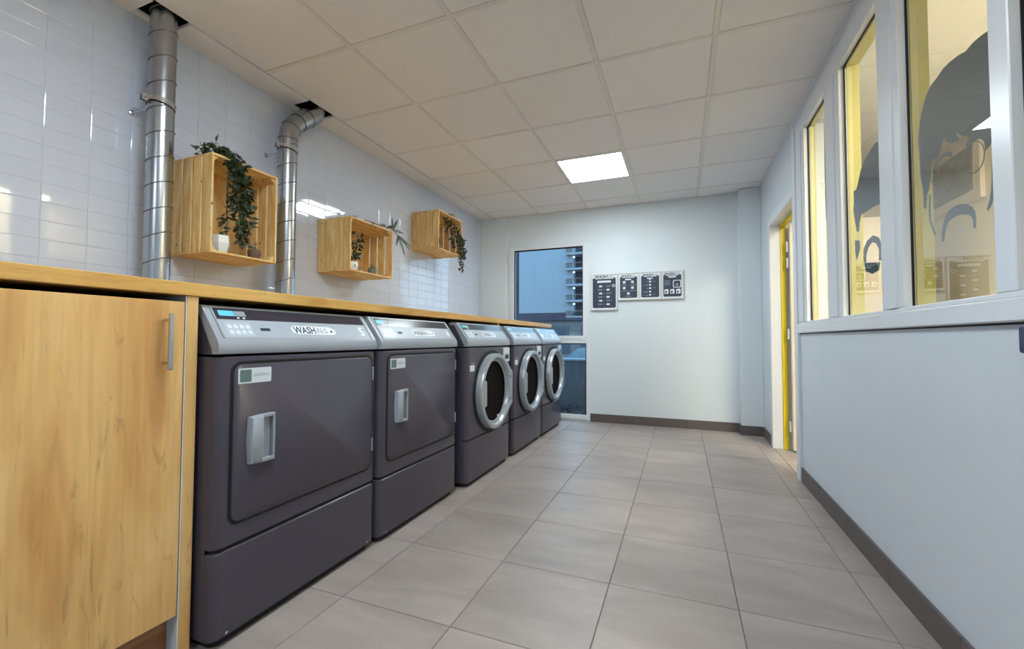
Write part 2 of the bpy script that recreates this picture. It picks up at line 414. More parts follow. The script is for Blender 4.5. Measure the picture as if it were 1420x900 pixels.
# ceiling: T-bar grid with drop-in tiles
CL = thing('ceiling', (0, 0, ZC), 'suspended ceiling of square off-white tiles', None, None, 'structure')
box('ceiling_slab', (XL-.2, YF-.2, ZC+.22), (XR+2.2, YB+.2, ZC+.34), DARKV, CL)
box('plenum_shade_sheet', (XL+.010, YF, ZC+.02), (XL+.014, YB, ZC+.22), DARKV, CL)  # added dark sheet so the duct openings look shaded inside
gx = [-2.238, -1.62, -1.02, -.425, .175]; gy = [1.77+.6*k for k in range(-8, 6)]
gy = [y for y in gy if YF < y < YB]
for x in gx[1:]: box('grid_bar', (x-.012, YF, ZC), (x+.012, YB, ZC+.03), CEILB, CL)
ex = [XL]+gx+[XR]; ey = [YF]+gy+[YB]
for i in range(1, len(ex)-1):
    for y in gy:
        box('grid_bar', (ex[i]+(.012 if i > 1 else .004), y-.012, ZC), (ex[i+1]-.012, y+.012, ZC+.03), CEILB, CL)
LIGHTS = {(3, gy.index(min(gy, key=lambda y: abs(y-3.57)))), (3, gy.index(min(gy, key=lambda y: abs(y-.57)))), (3, gy.index(min(gy, key=lambda y: abs(y+1.83))))}
ct_cache = {}
def ceil_tile(x0, x1, y0, y1, dz=.002):
    key = (round(x1-x0, 3), round(y1-y0, 3))
    if key not in ct_cache:
        sx, sy = key
        t = B((-sx/2, -sy/2, 0), (sx/2, sy/2, .016), .0015)
        me = bpy.data.meshes.new('ceiling_tile'); t.to_mesh(me); t.free(); me.materials.append(CEILT); ct_cache[key] = me
    o = link('ceiling_tile', ct_cache[key], None, CL, ((x0+x1)/2, (y0+y1)/2, ZC+dz))
    return o
cells_light = []
for i in range(1, len(ex)-1):
    for j in range(len(ey)-1):
        if (i, j-1) in LIGHTS: cells_light.append((ex[i], ex[i+1], ey[j], ey[j+1])); continue
        x0 = ex[i]+(.013 if i > 1 else .002); x1 = ex[i+1]-(.013 if i < len(ex)-2 else .003)
        o = ceil_tile(x0, x1, ey[j]+.013, ey[j+1]-.013, .002+random.uniform(-.001, .001))
        o.rotation_euler = (random.gauss(0, .0012), random.gauss(0, .0012), 0)
# narrow cut tiles along the tiled wall, leaving two openings for the ducts
HOLES = [(-2.385, -2.238, 1.195, 1.352), (-2.395, -2.238, 2.085, 2.30)]
yy = YF
for hx0, hx1, hy0, hy1 in HOLES:
    a = yy
    while a < hy0-.01:
        b = min(a+.6 if abs(a-YF) < 1e-6 or a > YF else a+.6, hy0)
        if hy0-b < .25: b = hy0
        ceil_tile(XL+.002, -2.247, a+.001, b-.001, .001); a = b
    ceil_tile(XL+.002, hx0, hy0, hy1, .001); yy = hy1
a = yy
while a < YB-.01:
    b = min(a+.6, YB); ceil_tile(XL+.002, -2.247, a+.001, b-.001, .001); a = b
tag(box('trim_1', (XR-.012, YF, ZC-.012), (XR, 4.925, ZC), PVC), 'thin white edge moulding under the ceiling on the right', None, None, 'structure')
tag(box('trim_2', (XL+.37, YB-.012, ZC-.012), (.558, YB, ZC), PVC), 'thin white edge moulding under the ceiling at the back', None, None, 'structure')

PANEL = mat('lit_panel_diffuser', (.9, .95, .92, 1), .5, emit=(.84, .95, 1.0, 1), estr=LIGHT)
LB = ['bright square ceiling light panel near the back window', 'square ceiling light panel overhead near the viewer', 'square ceiling light panel behind the viewer']
cells_light.sort(key=lambda c: -c[2])
for (x0, x1, y0, y1), lb in zip(cells_light, LB):
    t = thing('ceiling_light', ((x0+x1)/2, (y0+y1)/2, ZC-.004), lb, 'ceiling light', 'recessed ceiling light panels')
    bm = B((x0+.013, y0+.013, ZC-.003), (x0+.028, y1-.013, ZC+.02)); B((x1-.028, y0+.013, ZC-.003), (x1-.013, y1-.013, ZC+.02), bm=bm)
    B((x0+.028, y0+.013, ZC-.003), (x1-.028, y0+.028, ZC+.02), bm=bm); B((x0+.028, y1-.028, ZC-.003), (x1-.028, y1-.013, ZC+.02), bm=bm)
    put('light_frame', bm, PVC, t)
    box('diffuser', (x0+.028, y0+.028, ZC+.001), (x1-.028, y1-.028, ZC+.006), PANEL, t)

# ================================================================== NEXT ROOM (behind the partition)
AX = 2.05
tag(box('wall_next_room', (AX, YF, 0), (AX+.15, YB, 3.0), BEIGE), 'beige wall of the room behind the glass', None, None, 'structure')
tag(box('wall_next_room_back', (XR+WTK, YB-.02, 0), (AX, YB, ZC), BEIGE), 'beige end wall of the room behind the glass', None, None, 'structure')
tag(box('ceiling_next_room', (XR+WTK, YF, ZC+.02), (AX, YB, ZC+.08), CEILT), 'off-white ceiling of the room behind the glass', None, None, 'structure')
t = thing('added_room_lamp', (1.72, 2.25, ZC), 'added hidden lamp on the ceiling behind the glass partition', 'ceiling light')  # added lamp, placed out of view to brighten the next room
P2 = mat('added_lamp_emitter', (.9, .88, .8, 1), .5, emit=(1, .93, .76, 1), estr=LIGHT2)
box('added_lamp_frame', (1.43, 1.93, ZC), (2.01, 2.57, ZC+.02), PVC, t); box('diffuser', (1.46, 1.96, ZC-.004), (1.98, 2.54, ZC), P2, t)
# grey sign on the wall of the next room
p0 = onX(1296, 235, AX); p1 = onX(1358, 265, AX); q0 = onX(1283, 222, AX); q1 = onX(1368, 272, AX)
t = thing('wall_sign', (AX, p0.y, 2.1), 'grey sign in a beige frame seen through the glass partition', 'sign')
box('sign_frame', (AX-.03, q1.y, q1.z), (AX, q0.y, q0.z), DOORW, t, .004)
box('sign_board', (AX-.034, p1.y, p1.z+.02), (AX-.03, p0.y, p0.z-.02), mat('grey_print', lin(150, 146, 140), .5, var=.1), t)

# ================================================================== INTERIOR WINDOW STRIP
W2 = thing('window_2', (XR, 1.8, 1.0), 'white framed interior window strip on the right wall', None, None, 'structure')
PANES = [(2.81, 3.25), (2.135, 2.588), (1.468, 1.955), (.80, 1.395)]
PZ0, PZ1 = 1.078, 2.335
box('sill', (XR-.022, .2, 1.004), (XR+.06, 3.47, 1.062), PVC, W2, .004)
box('bottom_rail', (XR-.010, .2, 1.062), (XR+.028, 3.47, PZ0), PVC, W2, .003)
box('shadow_gap', (XR-.004, .2, .998), (XR+.02, 3.46, 1.004), GAP, W2)  # solid black strip stands in for the shadow line under the sill
box('top_rail', (XR-.010, .2, PZ1), (XR+.028, 3.47, 2.44), PVC, W2, .003)
edges = [(3.25, 3.47), (2.588, 2.81), (1.955, 2.135), (1.395, 1.468), (.2, .80)]
for a, b in edges:
    mu = box('mullion', (XR-.010, a, PZ0), (XR+.028, b, PZ1), PVC, W2, .003)
    c = (a+b)/2
    if b-a > .1: box('cover_strip', (XR-.016, c-(b-a)*.24, PZ0), (XR-.008, c+(b-a)*.24, PZ1), PVC, mu, .002)
for a, b in PANES:
    p = box('pane', (XR+.020, a, PZ0), (XR+.024, b, PZ1), GLASSP, W2)
    bm = B((XR+.014, b-.005, PZ0), (XR+.020, b, PZ1)); B((XR+.014, a, PZ1-.005), (XR+.020, b-.005, PZ1), bm=bm)
    put('gasket', bm, GAP, p)
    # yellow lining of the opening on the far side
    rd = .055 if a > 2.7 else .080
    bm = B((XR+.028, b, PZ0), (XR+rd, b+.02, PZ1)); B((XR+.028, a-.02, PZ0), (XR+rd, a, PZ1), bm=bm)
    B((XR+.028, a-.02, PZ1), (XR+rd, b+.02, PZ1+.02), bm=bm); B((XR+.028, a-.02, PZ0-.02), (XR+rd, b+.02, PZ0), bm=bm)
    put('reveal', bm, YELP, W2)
tag(box('trim_3', (XR-.020, 3.455, 0), (XR+.002, 3.535, 2.44), PVC, bev=.003), 'white corner post at the end of the partition', None, None, 'structure')

# vinyl face decals on the panes
DX = XR+.0245
def dec_pts(pts, ox, oy, s): return [onX(ox+x/s, oy+y/s, DX) for x, y in pts]
def dec(name, P, parent, M=None):
    mm = frame3((DX, 0, 0), (0, 1, 0), (0, 0, 1), (1, 0, 0))
    return put(name, prism([(p.y, p.z) for p in P], .0006, mm), M or DECAL, parent)
def ringpts(cx, cy, rx, ry, tilt, n=28):
    c, s = math.cos(tilt), math.sin(tilt); return [(cx+rx*math.cos(t)*c-ry*math.sin(t)*s, cy+rx*math.cos(t)*s+ry*math.sin(t)*c) for t in [2*PI*k/n for k in range(n)]]
def dring(name, o, i_, parent):
    bm = bmesh.new(); n = len(o)
    va = [bm.verts.new(p) for p in o]; vb = [bm.verts.new(p) for p in i_]
    vc = [bm.verts.new(p+Vector((.0006, 0, 0))) for p in o]; vd = [bm.verts.new(p+Vector((.0006, 0, 0))) for p in i_]
    for A, D in ((va, vb), (vd, vc), (vc, va), (vb, vd)):
        for k in range(n): bm.faces.new((A[k], A[(k+1) % n], D[(k+1) % n], D[k]))
    return put(name, bm, DECAL, parent)
def stroke(pts, wd):
    L_, R_ = [], []
    for i, p in enumerate(pts):
        a = pts[max(i-1, 0)]; b = pts[min(i+1, len(pts)-1)]; dx, dy = b[0]-a[0], b[1]-a[1]; l = math.hypot(dx, dy)
        L_.append((p[0]-dy/l*wd/2, p[1]+dx/l*wd/2)); R_.append((p[0]+dy/l*wd/2, p[1]-dx/l*wd/2))
    return L_+R_[::-1]
D1 = thing('window_decal', onX(1330, 200, DX), 'large slate vinyl face decal with round glasses and drooping moustache', 'decal', 'vinyl face decals on the interior windows')
s1 = 2.247; s2 = 4.736
c1 = lambda P: [(1250+x/s1, 20+y/s1) for x, y in P]
c2 = lambda P: [(1260+x/s2, 160+y/s2) for x, y in P]
hair = c1([(304, 50), (285, 45), (268, 52), (245, 68), (222, 88), (200, 115), (180, 125), (150, 148), (130, 168), (112, 195), (92, 220), (78, 250), (66, 290), (58, 330), (53, 370), (52, 400)]) + \
    c2([(70, 250), (74, 330), (80, 420), (93, 480), (98, 540), (100, 608), (115, 612), (118, 580), (122, 515), (133, 490), (140, 440), (148, 400), (150, 360), (146, 290), (160, 285), (165, 300), (185, 280), (205, 240), (215, 195), (232, 150), (250, 175), (280, 187), (320, 165), (332, 150), (318, 135), (310, 118), (325, 118), (350, 135), (395, 138), (385, 170), (375, 200), (385, 220), (410, 190), (440, 165), (470, 152), (492, 168), (500, 195), (503, 222), (522, 205), (540, 180), (548, 150), (560, 160), (560, 190), (555, 260), (548, 340), (545, 420), (540, 500), (530, 560), (512, 622), (522, 628), (545, 590), (560, 530), (565, 450), (568, 360), (575, 300), (604, 262)])
raw = lambda P: [onX(x, y, DX) for x, y in P]
dec('hair', raw(hair), D1)
dec('side_lock', raw(c2([(135, 520), (131, 600), (134, 680), (150, 740), (170, 788), (179, 780), (160, 730), (146, 680), (144, 600), (146, 520)])), D1)
dec('moustache', raw(c2([(220, 830), (215, 780), (225, 720), (240, 670), (270, 620), (300, 597), (345, 582), (385, 585), (415, 598), (435, 630), (443, 680), (440, 742), (425, 742), (422, 690), (412, 665), (390, 652), (350, 650), (310, 662), (275, 685), (255, 710), (242, 750), (235, 800), (230, 830)])), D1)
dec('eyebrow', raw(c2([(165, 350), (175, 315), (200, 280), (235, 245), (265, 235), (285, 240), (288, 272), (276, 285), (266, 268), (240, 266), (215, 285), (190, 320), (172, 355)])), D1)
dring('lens_rim', raw(c2(ringpts(237, 408, 55, 102, .12))), raw(c2(ringpts(237, 408, 49, 95, .12))), D1)
dring('lens_rim', raw(c2(ringpts(430, 275, 68, 112, .22))), raw(c2(ringpts(430, 275, 61, 105, .22))), D1)
dec('glasses_bridge', raw(c2(stroke([(288, 335), (312, 306), (340, 292), (366, 292)], 8))), D1)
dec('glasses_arm', raw(c2(stroke([(150, 430), (165, 455), (186, 462)], 7))), D1)
dec('glasses_arm', raw(c2(stroke([(497, 232), (522, 205), (548, 165)], 9))), D1)
D2 = thing('window_decal', onX(1210, 280, DX), 'slate vinyl face decal with dark beard on the narrower middle pane', 'decal', 'vinyl face decals on the interior windows')
s3 = 3.75
c3 = lambda P: [(1180+x/s3, 180+y/s3) for x, y in P]
dec('hair', raw(c3([(184, 55), (150, 55), (125, 70), (105, 100), (85, 130), (65, 170), (50, 210), (40, 260), (28, 310), (12, 320), (15, 370), (10, 420), (20, 470), (30, 530), (42, 530), (45, 480), (55, 440), (80, 425), (110, 405), (140, 390), (165, 370), (184, 358)])), D2)
dec('side_lock', raw(c3([(20, 575), (45, 575), (48, 620), (30, 680), (22, 640)])), D2)
dec('moustache', raw(c3([(65, 690), (65, 620), (85, 575), (115, 548), (145, 560), (160, 600), (158, 680), (145, 680), (145, 620), (130, 590), (110, 585), (92, 610), (80, 650), (80, 690)])), D2)
dec('beard', raw(c3([(68, 692), (152, 688), (146, 730), (112, 750), (76, 735)])), D2, DECALG)

# small navy box at the right edge of the picture
t = thing('wall_box', (XR, 1.36, .93), 'small navy blue box fixed under the interior window sill', 'wall box')
box('back_plate', (XR-.006, 1.250, .925), (XR, 1.372, .996), FRAME, t, .002)
box('cover', (XR-.035, 1.257, .930), (XR-.006, 1.352, .996), NAVY, t, .006, 2)

# ================================================================== DOOR
tr = thing('trim_4', (XR, DY1, 0), 'white door casing round the doorway with yellow inner frame', None, None, 'structure')
box('casing', (XR-.012, DY1-.005, 0), (XR+.07, DY1+.075, DZ+.055), PVC, tr, .002)
box('casing', (XR-.012, DY0-.03, DZ-.02), (XR+.07, DY1-.005, DZ+.055), PVC, tr, .002)
box('yellow_jamb', (XR+.07, DY1-.015, 0), (XR+.112, DY1+.03, DZ), YEL, tr, .002)
box('yellow_head', (XR+.07, DY0-.03, DZ-.04), (XR+.112, DY1-.015, DZ+.02), YEL, tr, .002)
D = thing('door_1', (XR+.13, DY1-.05, 0), 'cream door standing open into the next room', None, None, 'structure')
lo = (XR+.125, DY1-.10, .012); hi = (XR+.125+.83, DY1-.062, 1.965)
box('door_leaf', lo, hi, DOORW, D, .002)
for z in (.21, 1.01, 1.63, 1.77):
    hg = put('hinge', tube([(XR+.112, DY1-.064, z-.045), (XR+.112, DY1-.064, z+.045)], .009, 10), LABEL, D)
    box('hinge_plate', (XR+.105, DY1-.068, z-.04), (XR+.14, DY1-.060, z+.04), LABEL, hg)
dh = put('door_handle', tube([(XR+.88, DY1-.10, 1.02), (XR+.88, DY1-.145, 1.02), (XR+.78, DY1-.145, 1.02)], .009, 8), CHROME, D)
bm = B((XR+.86, DY1-.104, .93), (XR+.90, DY1-.10, 1.07)); put('escutcheon', bm, CHROME, dh)

# ================================================================== BACK WINDOW
W1 = thing('window_1', (-1.52, YB, 0), 'tall white framed window in the back wall', None, None, 'structure')
fy0, fy1 = YB-.018, YB+.06
box('outer_frame', (WX0, fy0+.006, WZ0), (WX0+.045, fy1, WZ1), PVC, W1, .003)
box('outer_frame', (WX1-.03, fy0+.006, WZ0), (WX1, fy1, WZ1), PVC, W1, .003)
box('outer_frame', (WX0+.045, fy0+.006, WZ1-.03), (WX1-.03, fy1, WZ1), PVC, W1, .003)
box('outer_frame', (WX0+.045, fy0+.006, WZ0), (WX1-.03, fy1, .075), PVC, W1, .003)
box('transom', (WX0+.045, fy0+.004, .91), (WX1-.03, fy1, .955), PVC, W1, .003)
sa = thing('sash', (-1.52, YB, .95)); sa.parent = W1; sa.location = Vector((-1.52, YB, .95))-org(W1)
ORG[sa.name] = Vector((-1.52, YB, .95))
gx0, gx1, gz0, gz1 = -1.955, -1.082, 1.0, 2.068
box('stile', (gx0-.045, fy0, .952), (gx0, fy1-.01, gz1+.03), PVC, sa, .004); box('stile', (gx1, fy0, .952), (gx1+.045, fy1-.01, gz1+.03), PVC, sa, .004)
box('rail', (gx0, fy0, gz1), (gx1, fy1-.01, gz1+.03), PVC, sa, .004); box('rail', (gx0, fy0, .952), (gx1, fy1-.01, gz0), PVC, sa, .004)
bm = B((gx0, YB-.004, gz1-.012), (gx1, YB+.02, gz1)); B((gx0, YB-.004, gz0), (gx0+.010, YB+.02, gz1-.012), bm=bm); B((gx1-.008, YB-.004, gz0), (gx1, YB+.02, gz1-.012), bm=bm)
put('gasket', bm, GAP, sa)
box('pane', (gx0, YB+.010, gz0), (gx1, YB+.014, gz1), GLASSW, sa)
box('pane', (WX0+.045, YB+.010, .075), (WX1-.03, YB+.014, .91), GLASSW, W1)
bm = B((WX0+.045, YB-.002, .90), (WX1-.03, YB+.009, .91)); B((WX0+.045, YB-.002, .075), (WX1-.03, YB+.009, .083), bm=bm); B((WX1-.04, YB-.002, .083), (WX1-.03, YB+.009, .90), bm=bm)
put('gasket', bm, GAP, W1)
for z in (1.15, 1.95): put('hinge', tube([(-2.012, fy0-.008, z-.04), (-2.012, fy0-.008, z+.04)], .009, 10), PVC, W1)
ha = box('window_handle', (gx1+.008, fy0-.012, 1.42), (gx1+.036, fy0, 1.49), PVC, sa, .003)

# ================================================================== WORKTOP AND CABINET
XW = -1.40
wt = box('worktop', (XL+.001, -.9, 1.090), (XW, 4.815, 1.130), TOPW, None, .002, at=(-1.9, 2, 1.09))
tag(wt, 'long honey-coloured wooden worktop over the machines', 'worktop')
def support(y, z1, label, M=CAB, thick=.018, x0=-2.05, xf=XW-.012):
    tag(box('support_panel', (x0, y, .004), (xf, y+thick, z1), M, at=((x0+xf)/2, y, 0)), label, 'panel')
support(3.262, 1.089, 'thin upright panel between the first and second washing machines from the viewer', xf=XW-.004)
cab = thing('base_cabinet', (-1.7, .4, 0), 'tall honey wood base cabinet beside the nearest dryer', 'cabinet')
CX = XW-.006
box('side_panel', (-2.1, .862, .010), (CX, .895, 1.089), CAB, cab, .001)
box('inner_lining', (-2.1, .859, .010), (CX-.002, .862, 1.089), LABEL, cab)
box('side_panel', (-2.1, -.15, .006), (CX, -.115, 1.089), CAB, cab, .001)
box('carcass', (-2.1, -.115, .12), (CX-.03, .859, 1.07), mat('cabinet_inside', lin(70, 40, 26), .7, var=.05), cab)
box('plinth', (CX-.07, -.115, .0), (CX-.05, .859, .130), PLIN, cab)
dr = box('cabinet_door', (CX-.020, -.10, .135), (CX-.001, .856, 1.070), CAB, cab, .0012)
hy = .800
hd = put('handle', B((CX+.028, hy-.006, .868), (CX+.038, hy+.006, 1.032), .002, 1), CHROME, dr)
for z in (.888, 1.012): put('handle_post', tube([(CX-.001, hy, z), (CX+.03, hy, z)], .005, 8), CHROME, dr)

# ================================================================== MACHINES
SLO = Vector((-.006, 0, .958)); SHI = Vector((-.086, 0, 1.066)); SU = (SHI-SLO).normalized(); SL = (SHI-SLO).length; SN = Vector((0, 1, 0)).cross(SU)
def machine_shell(name, X, Y, W, label, cat, group, number):
    t = thing(name, (X, Y+W/2, 0), label, cat, group)
    O = Vector((X, Y, 0))
    T = Matrix.Translation(O)
    r = .028
    def foot(ins, rr):   # footprint polygon in local (x, y)
        pts = [(-.70, ins), (-rr-ins*0, ins)]
        pts = [(-.70, ins)]
        for k in range(6):
            a = -PI/2+PI/2*k/5; pts.append((-rr-ins+rr*math.cos(a), ins+rr+rr*math.sin(a)))
        for k in range(6):
            a = PI/2*k/5; pts.append((-rr-ins+rr*math.cos(a), W-ins-rr+rr*math.sin(a)))
        pts.append((-.70, W-ins)); return pts
    def slab(nm, z0, z1, ins, rr, M, par, sm=40):
        bm = bmesh.new(); c = .004 if M is BODY else .001; rings = []
        for dz, e in ((z0, c), (z0+c, 0), (z1-c, 0), (z1, c)): rings.append([bm.verts.new((p[0], p[1], dz)) for p in foot(ins+e, rr)])
        n = len(rings[0])
        for q, w_ in zip(rings[:-1], rings[1:]):
            for i in range(n): bm.faces.new((q[i], q[(i+1) % n], w_[(i+1) % n], w_[i]))
        bm.faces.new(list(reversed(rings[0]))); bm.faces.new(rings[-1])
        bmesh.ops.transform(bm, matrix=T, verts=bm.verts)
        return put(nm, bm, M, par, sm)
    slab('kick_base', .0, .03, .02, r, GAP, t)
    slab('chassis', .03, .90, .010, r, GAP, t)
    slab('lower_panel', .028, .294, 0, r, BODY, t)
    up = slab('front_panel', .304, .901, 0, r, BODY, t)
    for y_ in (-.0012, W-.0018): box('side_panel', O+Vector((-.70, y_, .032)), O+Vector((-.036, y_+.003, .901)), BODY, t, .0006)
    # housing under the console
    prof = [(-.024, .909), (-.098, 1.052), (-.70, 1.052), (-.70, .909)]
    mm = T @ frame3((0, .003, 0), (1, 0, 0), (0, 0, 1), (0, -1, 0))
    put('top_housing', prism(prof, -(W-.006), mm), BODY, t)
    # silver console shell (side profile extruded across the width)
    prof = [(0.0, .910), (.003, .918), (.003, .938), (SLO.x, SLO.z), (SHI.x, SHI.z), (SHI.x-.012, SHI.z+.002), (-.14, 1.068), (-.14, 1.052), (-.100, 1.050), (-.032, .930), (-.026, .910)]
    cs = put('console', prism(prof, -(W-.004), T @ frame3((0, .002, 0), (1, 0, 0), (0, 0, 1), (0, -1, 0))), SILVER, t, 30)
    def onS(u, s, n=0): return O+SLO+Vector((0, u, 0))+SU*s+SN*n
    def sp(nm, pts, d, M, par=cs, n=-.0003, b=0): return put(nm, prism(pts, d, frame3(onS(0, 0, n), (0, 1, 0), SU, SN)), M, par)
    # bezel, dark display strip, buttons
    sp('display_strip', [(.030, .080), (W-.030, .080), (W-.030, .126), (.030, .126)], .0008, STRIP)
    sp('console_panel', rrect(.030, .004, W-.030, .077, .006, 3), .0009, mat('console_face', lin(160, 169, 181), .4, var=.02))
    sp('bezel_rim', [(.024, .002), (.029, .002), (.029, .128), (.024, .128)], .004, SILVER); sp('bezel_rim', [(W-.029, .002), (W-.024, .002), (W-.024, .128), (W-.029, .128)], .004, SILVER)
    sp('display', rrect(.045, .094, .098, .116, .003, 2), .0014, LCD)
    sp('display_icons', [(.099, .094), (.138, .094), (.138, .116), (.099, .116)], .0013, SILVD)
    for k in range(2): sp('indicator', rrect(.102+.02*k, .084, .111+.02*k, .090, .002, 2), .0014, LABEL)
    sp('button_field', rrect(.045, .010, .140, .068, .006, 3), .0012, mat('button_field', lin(172, 181, 191), .3, var=.03))
    for a in range(4):
        for b in range(2): sp('button', rrect(.053+.021*a, .018+.023*b, .068+.021*a, .034+.023*b, .003, 2), .0020, LABEL)
    sp('card_slot', rrect(.168, .034, .206, .046, .003, 2), .0014, INK)
    # print: logo and number
    TM = lambda u, s: frame3(onS(u, s, .0009), (0, 1, 0), SU, SN)
    bk = sp('logo_backing', [(.300, .030), (.318, .022), (.500, .020), (.515, .030), (.515, .046), (.488, .060), (.310, .062), (.296, .050)], .0012, LINK)
    put('logo_lettering', text('WASH', .046, TM(.306, .0255), .12, .0008, sx=.78), INK, bk)
    put('logo_lettering', text('iN', .042, TM(.413, .0265), .12, .0, sx=.72), mat('grey_ink', lin(120, 128, 140), .5), bk)
    put('logo_lettering', text('G', .036, TM(.450, .0275), .12, .0, sx=.75), mat('grey_ink', (0, 0, 0, 1)), bk)
    sp('logo_dot', [(.492+.006*math.cos(k), .037+.006*math.sin(k)) for k in [2*PI*q/12 for q in range(12)]], .0016, INK, bk)
    if number: put('number', text(number, .064, TM(W-.088, .018), 0, .0018), LINK, cs)
    # little screws and feet at the bottom
    for yy_ in (.05, W-.05):
        put('screw', lathe([(.005, 0), (.005, .002), (.003, .003)], 10, T @ frame3((0.0, yy_, .04), (0, 1, 0), (0, 0, 1), (1, 0, 0))), CHROME, t)
        put('foot', lathe([(.02, 0), (.02, .02)], 12, T @ Matrix.Translation((-.06, yy_, 0.0))), GAP, t)
    return t, up, O, T
FX = lambda O, n=0: frame3(O+Vector((n, 0, 0)), (0, 1, 0), (0, 0, 1), (1, 0, 0))   # (u along y, v up) on the front plane
def dryer(X, Y, W, label, number):
    t, up, O, T = machine_shell('tumble_dryer', X, Y, W, label, 'dryer', 'tumble dryers in the row', number)
    put('door_gap', prism(rrect(.043, .363, W-.027, .885, .038, 6), .0010, FX(O)), GAP, t)
    d = put('dryer_door', plate(rrect(.053, .373, W-.037, .875, .030, 6), .007, FX(O), .003), BODY, t, 50)
    # recessed pull handle
    u0_, u1_, v0, v1 = .100, .193, .545, .705
    M_ = FX(O, .007)
    bm = bmesh.new()
    out = [(u0_, v0+.006), (u0_+.004, v0), (u1_-.004, v0), (u1_, v0+.004), (u1_, v1-.004), (u1_-.004, v1), (u0_+.004, v1), (u0_, v1-.006)]
    hole = [(u0_+.042, v0+.012), (u1_-.006, v0+.012), (u1_-.006, v1-.012), (u0_+.042, v1-.012)]
    grip = put('door_handle', plate([(u0_, v0+.004), (u0_+.045, v0), (u0_+.045, v1), (u0_, v1-.004), (u0_-.004, (v0+v1)/2)], .024, M_, .006), SILVER, d, 50)
    bm = B((u0_+.045, v0, 0), (u1_, v0+.012, .016), .002); B((u0_+.045, v1-.012, 0), (u1_, v1, .016), .002, bm=bm); B((u1_-.008, v0+.012, 0), (u1_, v1-.012, .016), .002, bm=bm)
    bmesh.ops.transform(bm, matrix=M_, verts=bm.verts); put('handle_rim', bm, SILVER, d)
    put('handle_recess', prism(rrect(u0_+.045, v0+.012, u1_-.008, v1-.012, .003, 2), .001, M_), SILVD, d)
    put('handle_recess', prism([(0, 0), (.030, 0), (0, .012)], v1-v0-.024, M_ @ frame3((u0_+.045, v0+.012, .001), (1, 0, 0), (0, 0, 1), (0, -1, 0)) @ Matrix.Rotation(0, 4, 'Z') @ Matrix.Scale(-1, 4, (0, 0, 1))), SILVD, d)
    st = put('sticker', prism(rrect(.064, .812, .184, .862, .004, 3), .0007, FX(O, .007)), LABEL, d)
    st['label'] = 'white sticker with a small grey picture'
    put('sticker_picture', prism(rrect(.070, .817, .110, .857, .003, 2), .0005, FX(O, .0077)), LABELG, d)
    put('sticker_print', prism([(.116, .832), (.176, .834), (.176, .841), (.135, .845), (.116, .839)], .0004, FX(O, .0077)), mat('pale_print', lin(178, 188, 196), .5), d)
    for v in (.475, .800): put('hinge', B(O+Vector((.001, W-.036, v-.03)), O+Vector((.011, W-.030, v+.03)), .002), SILVD, t)
    return t
